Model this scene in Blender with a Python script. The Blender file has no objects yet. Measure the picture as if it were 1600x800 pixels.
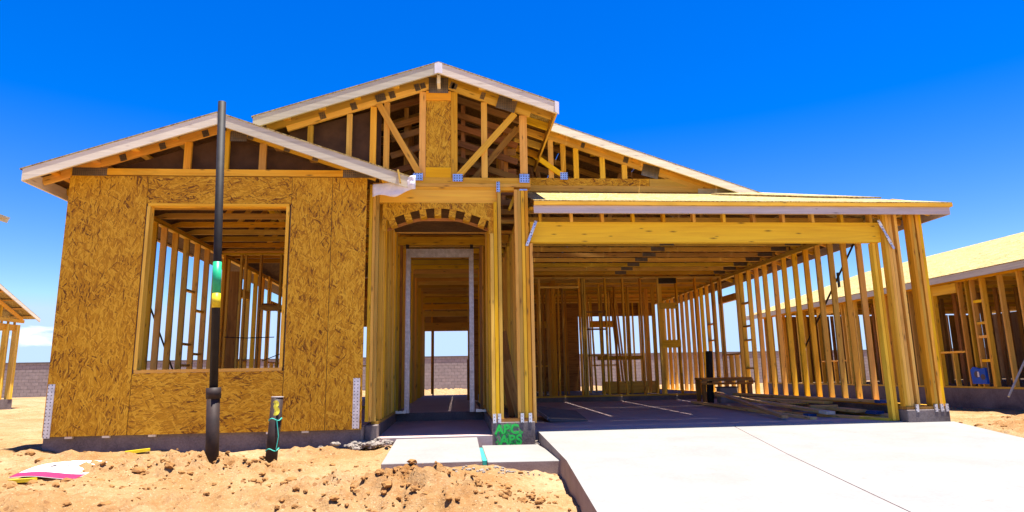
import bpy, bmesh, math, random
from mathutils import Vector, Matrix, noise
random.seed(11)
S = bpy.context.scene
C = S.collection
V = Vector

# ------------------------------------------------------------------ nodes / materials
class NT:
    def __init__(s, mat):
        s.t = mat.node_tree; s.n = s.t.nodes; s.l = s.t.links
    def add(s, typ, **kw):
        n = s.n.new(typ)
        for k, v in kw.items(): setattr(n, k, v)
        return n
    def link(s, a, b): s.l.new(a, b)
    def setin(s, sock, v):
        if hasattr(v, 'is_output') or isinstance(v, bpy.types.NodeSocket): s.l.new(v, sock)
        else: sock.default_value = v
    def math(s, op, a, b=0.0, c=None, clamp=False):
        n = s.add('ShaderNodeMath', operation=op, use_clamp=clamp)
        s.setin(n.inputs[0], a); s.setin(n.inputs[1], b)
        if c is not None: s.setin(n.inputs[2], c)
        return n.outputs[0]
    def mix(s, f, a, b, mode='MIX'):
        n = s.add('ShaderNodeMix', data_type='RGBA', blend_type=mode)
        s.setin(n.inputs[0], f); s.setin(n.inputs[6], a); s.setin(n.inputs[7], b)
        return n.outputs[2]
    def ramp(s, f, stops):
        n = s.add('ShaderNodeValToRGB'); e = n.color_ramp.elements
        while len(e) < len(stops): e.new(0.5)
        for i, (p, c) in enumerate(stops): e[i].position = p; e[i].color = c if len(c) == 4 else (*c, 1)
        s.setin(n.inputs[0], f); return n.outputs[0]
    def noise(s, vec, scale, detail=4, rough=0.55, dist=0.0, dim='3D'):
        n = s.add('ShaderNodeTexNoise', noise_dimensions=dim)
        if vec is not None: s.link(vec, n.inputs['Vector'])
        n.inputs['Scale'].default_value = scale; n.inputs['Detail'].default_value = detail
        n.inputs['Roughness'].default_value = rough; n.inputs['Distortion'].default_value = dist
        return n.outputs['Fac']
    def map(s, vec, scale=(1, 1, 1), rot=(0, 0, 0), loc=(0, 0, 0)):
        n = s.add('ShaderNodeMapping'); s.link(vec, n.inputs[0])
        n.inputs['Location'].default_value = loc; n.inputs['Rotation'].default_value = rot; n.inputs['Scale'].default_value = scale
        return n.outputs[0]
    def bump(s, h, strength=0.3, dist=0.01):
        n = s.add('ShaderNodeBump'); n.inputs['Strength'].default_value = strength; n.inputs['Distance'].default_value = dist
        s.link(h, n.inputs['Height']); return n.outputs[0]

def c4(c): return (c[0], c[1], c[2], 1)

def newmat(name, rough=0.7, spec=0.3):
    m = bpy.data.materials.new(name); m.use_nodes = True
    b = m.node_tree.nodes['Principled BSDF']
    b.inputs['Roughness'].default_value = rough; b.inputs['Specular IOR Level'].default_value = spec
    return m, NT(m), b

def mat_plain(name, col, rough=0.6, var=0.15, scale=8, metal=0.0, bump=0.0, spec=0.3, dark=None):
    m, t, b = newmat(name, rough, spec)
    co = t.add('ShaderNodeTexCoord').outputs['Object']
    n = t.noise(co, scale, 5, 0.65)
    n2 = t.noise(co, scale * 0.17, 3)
    f = t.math('MULTIPLY_ADD', n, 0.65, t.math('MULTIPLY', n2, 0.35))
    lo = c4(dark) if dark else c4([x * (1 - var * 1.6) for x in col]); hi = c4([min(1, x * (1 + var)) for x in col])
    t.link(t.ramp(f, [(0.3, lo), (0.7, hi)]), b.inputs['Base Color'])
    b.inputs['Metallic'].default_value = metal
    if bump: t.link(t.bump(n, bump, 0.01), b.inputs['Normal'])
    return m

def mat_wood(name, light, dark, knot=(0.12, 0.05, 0.015), stain=0.25):
    m, t, b = newmat(name, 0.62, 0.25)
    uv = t.add('ShaderNodeUVMap', uv_map='UVMap').outputs[0]
    rn = t.add('ShaderNodeUVMap', uv_map='rnd').outputs[0]
    sp = t.add('ShaderNodeSeparateXYZ'); t.link(rn, sp.inputs[0])
    g = t.noise(t.map(uv, (0.9, 34, 1)), 1.0, 5, 0.6, 0.6, '2D')
    g2 = t.noise(t.map(uv, (0.8, 9, 1)), 1.0, 3, 0.5, 1.2, '2D')
    f = t.math('ADD', t.math('MULTIPLY', g, 0.55), t.math('MULTIPLY', g2, 0.45))
    col = t.ramp(f, [(0.32, c4(dark)), (0.62, c4(light))])
    # board to board tint
    hs = t.add('ShaderNodeHueSaturation')
    hs.inputs['Fac'].default_value = 1
    t.link(t.math('MULTIPLY_ADD', sp.outputs[0], 0.028, 0.484), hs.inputs['Hue'])
    t.link(t.math('MULTIPLY_ADD', sp.outputs[1], 0.6, 0.72), hs.inputs['Value'])
    t.link(t.math('MULTIPLY_ADD', t.math('FRACT', t.math('MULTIPLY', sp.outputs[0], 7.31)), -.12, 1.04), hs.inputs['Saturation'])
    t.link(col, hs.inputs['Color'])
    # knots
    v = t.add('ShaderNodeTexVoronoi', voronoi_dimensions='2D'); v.inputs['Scale'].default_value = 1.0
    t.link(t.map(uv, (2.3, 9.5, 1)), v.inputs['Vector'])
    sx = t.add('ShaderNodeSeparateColor'); t.link(v.outputs['Color'], sx.inputs[0])
    rad = t.math('MULTIPLY', t.math('GREATER_THAN', sx.outputs[0], 0.45), t.math('MULTIPLY_ADD', sx.outputs[1], 0.1, 0.06))
    k = t.math('SMOOTH_MIN', 1.0, t.math('DIVIDE', v.outputs['Distance'], t.math('MAXIMUM', rad, 0.001)), 0.3)
    k2 = t.math('MULTIPLY', t.math('SUBTRACT', 1.0, k, clamp=True), 0.9)
    col = t.mix(k2, hs.outputs[0], c4(knot))
    # soil and weather
    s1 = t.noise(t.map(uv, (1.5, 4, 1)), 1.3, 4, 0.6, 0.4, '2D')
    st = t.math('MULTIPLY', t.math('SUBTRACT', s1, 0.52, clamp=True), stain * 5, clamp=True)
    col = t.mix(st, col, c4([x * 0.5 for x in dark]))
    t.link(col, b.inputs['Base Color'])
    t.link(t.bump(f, 0.25, 0.004), b.inputs['Normal'])
    return m

def mat_osb(name, stops, size=1.0, contrast=1.0):
    m, t, b = newmat(name, 0.6, 0.25)
    uv = t.add('ShaderNodeUVMap', uv_map='UVMap').outputs[0]
    wn = t.add('ShaderNodeTexNoise', noise_dimensions='2D'); t.link(uv, wn.inputs['Vector']); wn.inputs['Scale'].default_value = 9
    wv = t.add('ShaderNodeVectorMath', operation='MULTIPLY_ADD'); t.link(wn.outputs['Color'], wv.inputs[0])
    wv.inputs[1].default_value = (0.012, 0.012, 0); t.link(uv, wv.inputs[2])
    best = None; col = None
    for i, (ang, ln, wd) in enumerate([(82, .13, .017), (104, .10, .015), (58, .11, .018), (-50, .12, .016), (92, .09, .013), (30, .10, .02), (-72, .12, .019)]):
        v = t.add('ShaderNodeTexVoronoi', voronoi_dimensions='2D'); v.inputs['Scale'].default_value = 1
        r = t.map(t.map(wv.outputs[0], rot=(0, 0, math.radians(ang)), loc=(i * 3.7, i * 5.1, 0)), scale=(1 / (ln * size), 1 / (wd * size), 1))
        t.link(r, v.inputs['Vector'])
        sx = t.add('ShaderNodeSeparateColor'); t.link(v.outputs['Color'], sx.inputs[0])
        h = t.math('SUBTRACT', sx.outputs[0], t.math('MULTIPLY', v.outputs['Distance'], 0.25))
        if best is None: best, col = h, sx.outputs[1]
        else:
            g = t.math('GREATER_THAN', h, best)
            n = t.add('ShaderNodeMix', data_type='FLOAT'); t.link(g, n.inputs[0]); t.link(col, n.inputs[2]); t.link(sx.outputs[1], n.inputs[3])
            col = n.outputs[0]; best = t.math('MAXIMUM', best, h)
    big = t.noise(uv, 2.2, 4, 0.6, 0.3, '2D')
    fine = t.noise(t.map(uv, (60, 60, 1)), 1, 3, 0.6, 0, '2D')
    f = t.math('ADD', t.math('MULTIPLY_ADD', t.math('SUBTRACT', col, 0.5), contrast, 0.5), t.math('MULTIPLY', t.math('SUBTRACT', big, 0.5), 0.7))
    f = t.math('ADD', f, t.math('MULTIPLY', t.math('SUBTRACT', fine, 0.5), 0.3))
    t.link(t.ramp(f, stops), b.inputs['Base Color'])
    t.link(t.bump(best, 0.35, 0.004), b.inputs['Normal'])
    return m

def mat_metal_holes(name, col, scale, thr=0.27):
    m, t, b = newmat(name, 0.38, 0.5)
    uv = t.add('ShaderNodeUVMap', uv_map='UVMap').outputs[0]
    v = t.add('ShaderNodeTexVoronoi', voronoi_dimensions='2D'); v.inputs['Scale'].default_value = scale; v.inputs['Randomness'].default_value = 0.0
    t.link(uv, v.inputs['Vector'])
    hole = t.math('LESS_THAN', v.outputs['Distance'], thr)
    n = t.noise(uv, 14, 4, 0.6, 0, '2D')
    base = t.ramp(n, [(0.3, c4([x * 0.7 for x in col])), (0.7, c4(col))])
    t.link(t.mix(hole, base, (0.10, 0.09, 0.09, 1)), b.inputs['Base Color'])
    t.link(t.math('MULTIPLY', t.math('SUBTRACT', 1.0, hole), 0.75), b.inputs['Metallic'])
    return m

def mat_blocks(name):
    m, t, b = newmat(name, 0.85, 0.2)
    uv = t.add('ShaderNodeUVMap', uv_map='UVMap').outputs[0]
    br = t.add('ShaderNodeTexBrick'); t.link(uv, br.inputs['Vector'])
    br.inputs['Color1'].default_value = (0.36, 0.30, 0.27, 1); br.inputs['Color2'].default_value = (0.28, 0.23, 0.21, 1)
    br.inputs['Mortar'].default_value = (0.13, 0.11, 0.10, 1)
    br.inputs['Scale'].default_value = 1; br.inputs['Brick Width'].default_value = 0.4; br.inputs['Row Height'].default_value = 0.2
    br.inputs['Mortar Size'].default_value = 0.012
    n = t.noise(uv, 6, 5, 0.6, 0, '2D')
    t.link(t.mix(0.35, br.outputs['Color'], t.ramp(n, [(0.3, (0.2, 0.17, 0.15)), (0.7, (0.42, 0.36, 0.33))])), b.inputs['Base Color'])
    return m

def mat_dirt(name):
    m, t, b = newmat(name, 0.95, 0.1)
    co = t.add('ShaderNodeTexCoord').outputs['Object']
    n1 = t.noise(co, 0.9, 5, 0.6, 0.3); n2 = t.noise(co, 9, 6, 0.7, 0.2); n3 = t.noise(co, 60, 4, 0.7)
    base = t.ramp(n1, [(0.3, (0.25, 0.138, 0.05)), (0.5, (0.325, 0.205, 0.095)), (0.7, (0.39, 0.275, 0.155))])
    base = t.mix(t.math('MULTIPLY', t.math('SUBTRACT', n2, 0.48, clamp=True), 3.2, clamp=True), base, (0.235, 0.115, 0.04, 1))
    base = t.mix(t.math('MULTIPLY', t.math('SUBTRACT', n3, 0.56, clamp=True), 5, clamp=True), base, (0.56, 0.42, 0.27, 1))
    fs = t.add('ShaderNodeAttribute', attribute_name='fresh_soil').outputs['Fac']
    fs = t.math('MULTIPLY', fs, t.math('MULTIPLY_ADD', n2, 2.4, -.45, clamp=True), clamp=True)
    base = t.mix(fs, base, (0.215, 0.095, 0.026, 1))
    v = t.add('ShaderNodeTexVoronoi'); t.link(co, v.inputs['Vector']); v.inputs['Scale'].default_value = 16
    sx = t.add('ShaderNodeSeparateColor'); t.link(v.outputs['Color'], sx.inputs[0])
    peb = t.math('MULTIPLY', t.math('GREATER_THAN', sx.outputs[0], 0.86), t.math('LESS_THAN', v.outputs['Distance'], 0.3))
    base = t.mix(peb, base, (0.2, 0.10, 0.04, 1))
    t.link(base, b.inputs['Base Color'])
    h = t.math('ADD', t.math('MULTIPLY', n2, 0.7), t.math('ADD', t.math('MULTIPLY', n3, 0.25), t.math('MULTIPLY', peb, 0.3)))
    t.link(t.bump(h, 0.9, 0.05), b.inputs['Normal'])
    return m

def mat_concrete(name, lo, hi, scale=3, stains=0.3, crackcol=None, bump=0.15):
    m, t, b = newmat(name, 0.85, 0.2)
    co = t.add('ShaderNodeTexCoord').outputs['Object']
    n1 = t.noise(co, scale, 6, 0.65, 0.4); n2 = t.noise(co, scale * 22, 4, 0.6); n3 = t.noise(co, scale * 0.4, 4, 0.6, 0.8)
    f = t.math('ADD', t.math('MULTIPLY', n1, 0.6), t.math('MULTIPLY', n2, 0.4))
    col = t.ramp(f, [(0.35, c4(lo)), (0.65, c4(hi))])
    st = t.math('MULTIPLY', t.math('SUBTRACT', n3, 0.58, clamp=True), stains * 8, clamp=True)
    if name == 'new concrete':
        n4 = t.noise(co, 5.5, 5, 0.75, 1.5); n5 = t.noise(t.map(co, (1, 60, 1)), 3, 3)
        col = t.mix(t.math('MULTIPLY', t.math('SUBTRACT', n4, 0.62, clamp=True), 6, clamp=True), col, (0.17, 0.135, 0.10, 1))
        col = t.mix(t.math('MULTIPLY', n5, .16), col, (0.19, 0.18, 0.17, 1))
        n6 = t.noise(co, 0.8, 3, .5, .5); col = t.mix(t.math('MULTIPLY', t.math('SUBTRACT', n6, .5, clamp=True), 1.6, clamp=True), col, (0.215, 0.19, 0.16, 1))
    col = t.mix(st, col, c4([lo[0] * 0.62, lo[1] * 0.55, lo[2] * 0.48]))
    t.link(col, b.inputs['Base Color'])
    t.link(t.bump(f, bump, 0.01), b.inputs['Normal'])
    return m

M = {}
M['wood'] = mat_wood('lumber', (0.84, 0.485, 0.045), (0.66, 0.32, 0.018))
M['beam'] = mat_wood('beam lumber', (0.90, 0.50, 0.006), (0.76, 0.37, 0.004), stain=0.06)
M['old_shade_wood'] = mat_wood('weathered and shaded lumber', (0.44, 0.21, 0.045), (0.25, 0.105, 0.018), stain=0.5)  # darkened lumber; interior shade is coloured into trusses, purlins and back panels
M['palewood'] = mat_wood('pale loose lumber', (0.76, 0.43, 0.13), (0.55, 0.27, 0.065))
M['fascia'] = mat_wood('primed fascia', (0.78, 0.71, 0.53), (0.62, 0.55, 0.40), knot=(0.5, 0.42, 0.33), stain=0.1)
M['shadefascia'] = mat_wood('shaded primed fascia', (0.50, 0.43, 0.41), (0.40, 0.34, 0.33), knot=(0.2, 0.14, 0.12), stain=0.15)  # primed fascia greyed to put the eave shade into its colour
M['osb'] = mat_osb('strand board', [(-0.1, (0.16, 0.055, 0.004)), (0.15, (0.44, 0.19, 0.005)), (0.5, (0.62, 0.305, 0.007)), (1.0, (0.80, 0.46, 0.03))], 0.82, .95)
M['roofosb'] = mat_osb('roof strand board', [(0.0, (0.22, 0.13, 0.028)), (0.4, (0.36, 0.255, 0.075)), (1.0, (0.50, 0.40, 0.16))], 1.2, 1.1)
M['shadeosb'] = mat_osb('shade dark strand board', [(0.0, (0.05, 0.02, 0.004)), (0.4, (0.12, 0.052, 0.010)), (1.0, (0.2, 0.10, 0.025))], 1.0, 0.8)  # shade put into the board colour, for attic undersides and arch lid
M['gusset'] = mat_metal_holes('gusset metal', (0.34, 0.27, 0.18), 42, 0.3)
M['bluegusset'] = mat_metal_holes('zinc plate', (0.62, 0.74, 0.9), 30, 0.26)
M['strap'] = mat_metal_holes('zinc strap', (0.8, 0.82, 0.88), 26, 0.17)
M['galv'] = mat_metal_holes('perforated door metal', (0.74, 0.72, 0.8), 46, 0.22)
M['jamb'] = mat_plain('bare steel', (0.66, 0.74, 0.86), 0.3, 0.1, 5, metal=0.85)
M['slab'] = mat_concrete('warm grey slab concrete', (0.40, 0.29, 0.265), (0.52, 0.39, 0.35), 1.5, 0.25)  # warm grey concrete of the floors and joint
M['stem'] = mat_concrete('footing concrete', (0.10, 0.08, 0.076), (0.235, 0.19, 0.178), 2.5, 0.5, bump=0.5)
M['drive'] = mat_concrete('new concrete', (0.212, 0.206, 0.196), (0.268, 0.262, 0.252), 1.6, 0.10, bump=0.05)
M['shadeside'] = mat_concrete('stained and shaded edge concrete', (0.22, 0.16, 0.14), (0.32, 0.25, 0.22), 4, 0.4, bump=0.6)  # soil-stained edges, darkened further to put side shade into the colour
M['dirt'] = mat_dirt('dirt')
M['clod'] = mat_plain('clod', (0.29, 0.145, 0.05), 0.95, 0.3, 14, bump=0.6, spec=0.1)
M['rubble'] = mat_plain('pale rubble', (0.25, 0.215, 0.185), 0.9, 0.2, 14, bump=0.6, spec=0.1)
M['abs'] = mat_plain('black plastic', (0.016, 0.014, 0.015), 0.65, 0.4, 14, spec=0.25)
M['absdusty'] = mat_plain('dusty black plastic', (0.036, 0.022, 0.018), 0.6, 0.5, 9, spec=0.25, dark=(0.010, 0.008, 0.008))
M['green'] = mat_plain('green band', (0.02, 0.42, 0.2), 0.4, 0.2, 20)
M['teal'] = mat_plain('teal cord', (0.05, 0.45, 0.36), 0.5, 0.25, 20)
M['yellow'] = mat_plain('yellow band', (0.72, 0.55, 0.02), 0.45, 0.2, 20)
M['lime'] = mat_plain('yellow marking paint', (0.72, 0.68, 0.06), 0.5, 0.1, 20)
M['spray'] = mat_plain('green spray paint', (0.03, 0.58, 0.08), 0.5, 0.12, 25)
M['spraydark'] = mat_plain('darker green spray paint', (0.015, 0.30, 0.05), 0.5, 0.12, 25)
M['blue'] = mat_plain('blue plastic', (0.006, 0.09, 0.52), 0.45, 0.15, 6)
M['bluepaint'] = mat_plain('blue end paint', (0.03, 0.08, 0.24), 0.6, 0.2, 20)
M['sunend'] = mat_plain('sunlit board end', (0.75, 0.5, 0.04), 0.6, 0.15, 20)  # sunlight put into the colour of one board end
M['white'] = mat_plain('white board', (0.80, 0.78, 0.76), 0.5, 0.06, 12)
M['crimson'] = mat_plain('crimson print', (0.42, 0.02, 0.09), 0.5, 0.15, 12)
M['wrap'] = mat_plain('white house wrap', (0.80, 0.77, 0.78), 0.5, 0.08, 14)
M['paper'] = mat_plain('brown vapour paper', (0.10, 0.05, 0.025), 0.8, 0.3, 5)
M['brace'] = mat_plain('dark steel brace', (0.05, 0.04, 0.035), 0.5, 0.3, 10, metal=0.5)
M['ink'] = mat_plain('dark ink', (0.10, 0.08, 0.09), 0.6, 0.1, 10)
M['bucket'] = mat_plain('grey plastic', (0.30, 0.27, 0.27), 0.5, 0.15, 8)
M['block'] = mat_blocks('concrete blocks')
M['cap'] = mat_plain('wall cap', (0.16, 0.13, 0.12), 0.9, 0.2, 3)

m, t, b = newmat('green overspray', 0.7)
co = t.add('ShaderNodeTexCoord').outputs['Object']
n = t.noise(co, 38, 5, .7)
t.link(t.mix(t.math('GREATER_THAN', n, .5), (.03, .40, .07, 1), (.20, .17, .15, 1)), b.inputs['Base Color']); M['overspray'] = m
# ------------------------------------------------------------------ mesh builder
ORG = {}
class B:
    def __init__(s): s.v = []; s.f = []; s.uv = []; s.r = []; s.mi = []; s.cur = 0
    def _face(s, idx, uvs, r): s.f.append(idx); s.uv.append(uvs); s.r.append(r); s.mi.append(s.cur)
    def beam(s, p0, p1, a, b, ref=(0, 1, 0), r=None):
        """square timber from p0 to p1; a = size across ref, b = size along ref"""
        p0, p1 = V(p0), V(p1); d = (p1 - p0); L = d.length; d = d / L
        rf = V(ref); n2 = (rf - d * rf.dot(d)).normalized(); n1 = d.cross(n2)
        o = len(s.v); ou, ov = random.uniform(0, 60), random.uniform(0, 60)
        r = r or (random.random(), random.random())
        for p in (p0, p1):
            for (i, j) in ((-1, -1), (1, -1), (1, 1), (-1, 1)): s.v.append(p + n1 * (a / 2 * i) + n2 * (b / 2 * j))
        w = (a, b, a, b); acc = 0
        for k in range(4):
            k2 = (k + 1) % 4
            s._face((o + k, o + k2, o + 4 + k2, o + 4 + k), [(ou, ov + acc), (ou, ov + acc + w[k]), (ou + L, ov + acc + w[k]), (ou + L, ov + acc)], r)
            acc += w[k] + .013
        s._face((o + 3, o + 2, o + 1, o), [(ou, ov), (ou, ov + a), (ou + b, ov + a), (ou + b, ov)], r)
        s._face((o + 4, o + 5, o + 6, o + 7), [(ou, ov), (ou, ov + a), (ou + b, ov + a), (ou + b, ov)], r)
        return s
    def box(s, x0, x1, y0, y1, z0, z1, r=None):
        dx, dy, dz = x1 - x0, y1 - y0, z1 - z0; cx, cy, cz = (x0 + x1) / 2, (y0 + y1) / 2, (z0 + z1) / 2
        if dz >= dx and dz >= dy: return s.beam((cx, cy, z0), (cx, cy, z1), dx, dy, (0, 1, 0), r)
        if dx >= dy: return s.beam((x0, cy, cz), (x1, cy, cz), dy, dz, (0, 0, 1), r)
        return s.beam((cx, y0, cz), (cx, y1, cz), dx, dz, (0, 0, 1), r)
    def slab(s, pts, th, direction=(0, 0, -1), r=None, uvrot=False, side=None):
        """closed sheet: planar polygon pts (3D) extruded by th along direction; planar UV in metres"""
        pts = [V(p) for p in pts]; n = len(pts); dv = V(direction) * th
        nrm = V((0, 0, 0))
        for i in range(n): nrm += pts[i].cross(pts[(i + 1) % n])
        nrm.normalize()
        e = V((1, 0, 0)) if abs(nrm.x) < 0.9 else V((0, 1, 0))
        e = (e - nrm * e.dot(nrm)).normalized(); g = nrm.cross(e)
        if uvrot: e, g = g, e
        ou, ov = random.uniform(0, 60), random.uniform(0, 60); r = r or (random.random(), random.random())
        U = [(ou + p.dot(e), ov + p.dot(g)) for p in pts]
        o = len(s.v); s.v += pts + [p + dv for p in pts]
        flip = nrm.dot(dv) > 0
        top = tuple(range(o, o + n)); bot = tuple(range(o + 2 * n - 1, o + n - 1, -1))
        if flip: top = top[::-1]; bot = bot[::-1]
        s._face(top, [U[i - o] for i in top], r); s._face(bot, [U[i - o - n] for i in bot], r)
        if side is not None: s.cur = side
        for i in range(n):
            j = (i + 1) % n; q = (o + j, o + i, o + n + i, o + n + j)
            L = (pts[j] - pts[i]).length
            uu = [(ou + L, ov), (ou, ov), (ou, ov + th), (ou + L, ov + th)]
            if flip: q = q[::-1]; uu = uu[::-1]
            s._face(q, uu, r)
        s.cur = 0
        return s
    def prismXZ(s, pts, y0, y1, **k): return s.slab([(x, y0, z) for x, z in pts], y1 - y0, (0, 1, 0), **k)
    def tube(s, pts, rad, seg=14, cap=True):
        o = len(s.v); n = len(pts); r = (random.random(), random.random())
        rad = rad if isinstance(rad, (list, tuple)) else [rad] * n
        for i, p in enumerate(pts):
            p = V(p); d = (V(pts[min(i + 1, n - 1)]) - V(pts[max(i - 1, 0)])).normalized()
            a = d.orthogonal().normalized() if abs(d.z) < 0.9 else (V((1, 0, 0)) - d * d.x).normalized(); bb = d.cross(a)
            for k in range(seg):
                t = 2 * math.pi * k / seg; s.v.append(p + (a * math.cos(t) + bb * math.sin(t)) * rad[i])
        for i in range(n - 1):
            for k in range(seg):
                k2 = (k + 1) % seg
                s._face((o + i * seg + k, o + i * seg + k2, o + (i + 1) * seg + k2, o + (i + 1) * seg + k), [(k / seg, i), ((k + 1) / seg, i), ((k + 1) / seg, i + 1), (k / seg, i + 1)], r)
        if cap:
            s._face(tuple(o + k for k in range(seg))[::-1], [(0, 0)] * seg, r)
            s._face(tuple(o + (n - 1) * seg + k for k in range(seg)), [(0, 0)] * seg, r)
        return s
    def raw(s, verts, faces):
        o = len(s.v); s.v += [V(v) for v in verts]; r = (random.random(), random.random())
        for f in faces: s._face(tuple(o + i for i in f), [(verts[i][0], verts[i][1]) for i in f], r)
        return s
    def build(s, name, mat, parent=None, kind=None, label=None, smooth=False, bevel=0.0):
        me = bpy.data.meshes.new(name); org = ORG.get(parent.name, V((0, 0, 0))) if parent else V((0, 0, 0))
        if not parent and kind is None and s.v:
            lo = V([min(v[i] for v in s.v) for i in range(3)]); hi = V([max(v[i] for v in s.v) for i in range(3)])
            org = V(((lo.x + hi.x) / 2, (lo.y + hi.y) / 2, lo.z))
        me.from_pydata([tuple(v - org) for v in s.v], [], s.f)
        u = me.uv_layers.new(name='UVMap'); w = me.uv_layers.new(name='rnd')
        fu, fr = [], []
        for uvs, r in zip(s.uv, s.r):
            for q in uvs: fu += q; fr += r
        u.data.foreach_set('uv', fu); w.data.foreach_set('uv', fr)
        mats = mat if isinstance(mat, (list, tuple)) else [mat]
        for k in mats: me.materials.append(M[k])
        me.polygons.foreach_set('material_index', s.mi)
        if smooth: me.polygons.foreach_set('use_smooth', [True] * len(me.polygons))
        me.update()
        o = bpy.data.objects.new(name, me); C.objects.link(o)
        if parent:
            o.parent = parent; ORG[o.name] = org
        else:
            o.location = org; ORG[o.name] = org
        if kind: o['kind'] = kind
        if label: o['label'] = label
        if bevel:
            bm = o.modifiers.new('soft edge', 'BEVEL'); bm.width = bevel; bm.segments = 1; bm.limit_method = 'ANGLE'
        return o

def tag(o, label, cat, group=None):
    o['label'] = label; o['category'] = cat
    if group: o['group'] = group
    return o
def thing(name, label, cat, loc, group=None):
    o = bpy.data.objects.new(name, None); C.objects.link(o); o.location = loc; ORG[o.name] = V(loc); o.empty_display_size = 0.3
    return tag(o, label, cat, group)
def jit(a): return random.uniform(-a, a)

SW, SD = 0.037, 0.09      # stud thickness, stud depth

# =================================================================== MAIN HOUSE
H = thing('unfinished_house', 'wood framed house under construction with strand board bay, entry gable and open two car garage', 'house', (0.9, 12, -0.4))
rest = B()                # far interior studs

def stud(x, y, z0, z1, axis, parent, lean=0.006, mat='wood', w=SW, d=SD, far=False):
    """axis 'y': wall runs along y (broad face looks along y)"""
    a, b = (d, w) if axis == 'y' else (w, d)
    jx, jy = jit(lean), jit(lean)
    if far: rest.beam((x, y, z0), (x + jx, y + jy, z1), a, b); return None
    return B().beam((x, y, z0), (x + jx, y + jy, z1), a, b).build('stud', mat, parent)

def wall(p0, p1, z0, z1, pos, far=lambda t: False, name='wall_frame', dbl=True):
    """stud wall along x or y; pos = stud coordinates along it"""
    axis = 'y' if abs(p1[1] - p0[1]) > abs(p1[0] - p0[0]) else 'x'
    q = B()
    ref = (0, 0, 1)
    q.beam((*p0, z1 - .019), (*p1, z1 - .019), SD, .038, ref)
    if dbl: q.beam((*p0, z1 - .058), (*p1, z1 - .058), SD - .004, .038, ref)
    w = q.build(name, 'wood', H)
    B().beam((*p0, z0 + .019), (*p1, z0 + .019), SD, .038, ref).build('sole_plate', 'wood', w)
    for t in pos:
        x, y = (p0[0], t) if axis == 'y' else (t, p0[1])
        stud(x, y, z0 + .0385, z1 - (.0775 if dbl else .0385), axis, w, far=far(t))
    return w

# ---- foundation
f = B()
def stem(b, *a): b.box(*a)
fm = B()
fm.box(-4.64, -1.10, 7.94, 20.3, -.6, 0)                 # bay
fm.box(-1.10, -.95, 8.10, 20.3, -.6, 0)                  # porch left curb
fm.box(-.95, .43, 10.6, 20.3, -.6, 0)                    # hall
fm.box(.43, .955, 8.10, 20.3, -.6, 0)                    # pier between porch and garage
fm.box(.955, 6.37, 14.66, 20.3, -.6, .045)               # back right
fm.box(6.25, 6.37, 8.32, 14.66, -.6, .03)                # right curb
fm.box(5.79, 6.37, 8.10, 8.32, -.6, .03)                 # garage return
fm.build('foundation', 'stem', H, bevel=.008)
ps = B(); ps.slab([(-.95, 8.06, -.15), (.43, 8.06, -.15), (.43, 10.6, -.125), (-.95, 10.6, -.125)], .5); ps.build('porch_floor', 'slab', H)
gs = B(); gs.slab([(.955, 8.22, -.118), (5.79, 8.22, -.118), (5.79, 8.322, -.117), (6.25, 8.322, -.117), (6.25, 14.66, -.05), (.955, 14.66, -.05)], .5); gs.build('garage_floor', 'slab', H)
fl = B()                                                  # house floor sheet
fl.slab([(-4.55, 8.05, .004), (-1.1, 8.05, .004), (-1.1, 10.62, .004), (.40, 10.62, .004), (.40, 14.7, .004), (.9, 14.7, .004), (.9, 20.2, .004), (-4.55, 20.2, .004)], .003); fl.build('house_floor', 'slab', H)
# white splatter on porch kerb edge
sv_ = []; n = 24
for i in range(n):
    z = -.34 + .34 * i / (n - 1); w_ = .022 + .02 * noise.noise((i * .6, 1, 2))
    sv_ += [(-1.10 - w_, 7.936 - .004, z), (-1.10 + .002, 7.932 - .006 * random.random(), z)]
B().raw(sv_, [(2 * i, 2 * i + 1, 2 * i + 3, 2 * i + 2) for i in range(n - 1)]).build('mortar_smear', 'rubble', H).modifiers.new('t', 'SOLIDIFY').thickness = .006
# ---- bay front wall: strand board panels around a window opening
WX0, WX1, WZ0, WZ1 = -3.71, -2.04, .66, 2.68
Yf = 7.90
def panel(pts, y0=Yf, y1=Yf + .012, mat='osb', label=None, rot=False): return B().prismXZ(pts, y0, y1, uvrot=rot).build('wall_panel', mat, H, label=label)
panel([(-4.63, -.03), (-3.727, -.03), (-3.727, 3.02), (-4.63, 3.02)], label='tall strand board sheet left of the bay window')
panel([(-3.720, -.03), (-2.026, -.03), (-2.026, WZ0 - .003), (-3.720, WZ0 - .003)], label='strand board under the bay window', rot=True)
panel([(-3.721, WZ1), (-2.024, WZ1), (-2.024, 3.02), (-3.721, 3.02)], label='strand board strip over the bay window', rot=True)
panel([(-2.019, -.03), (-1.533, -.03), (-1.533, 3.02), (-2.019, 3.02)], label='strand board sheet right of the bay window')
panel([(-1.527, -.03), (-1.11, -.03), (-1.11, 3.02), (-1.527, 3.02)], label='narrow strand board strip beside the porch')
B().box(-4.61, -1.12, 7.9125, 7.9145, -.02, WZ0 - .03).build('seam_backing', 'ink', H)  # dark backing added behind the sheets so the seams stay dark
for xa, xb in ((-4.61, WX0 - .01), (WX1 + .01, -1.12)): B().box(xa, xb, 7.9125, 7.9145, WZ0 - .028, 3.01).build('seam_backing', 'ink', H)
wf = B()
wf.box(WX0 + .005, WX1 - .005, 7.895, 8.0, WZ0, WZ0 + .036)
wf.box(WX0 + .005, WX1 - .005, 7.895, 8.0, WZ1 - .036, WZ1 - .002)
wf.box(WX0, WX0 + .036, 7.893, 8.0, WZ0 + .037, WZ1 - .037)
wf.box(WX1 - .036, WX1, 7.893, 8.0, WZ0 + .037, WZ1 - .037)
wf.build('window_frame', 'wood', H)
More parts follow.
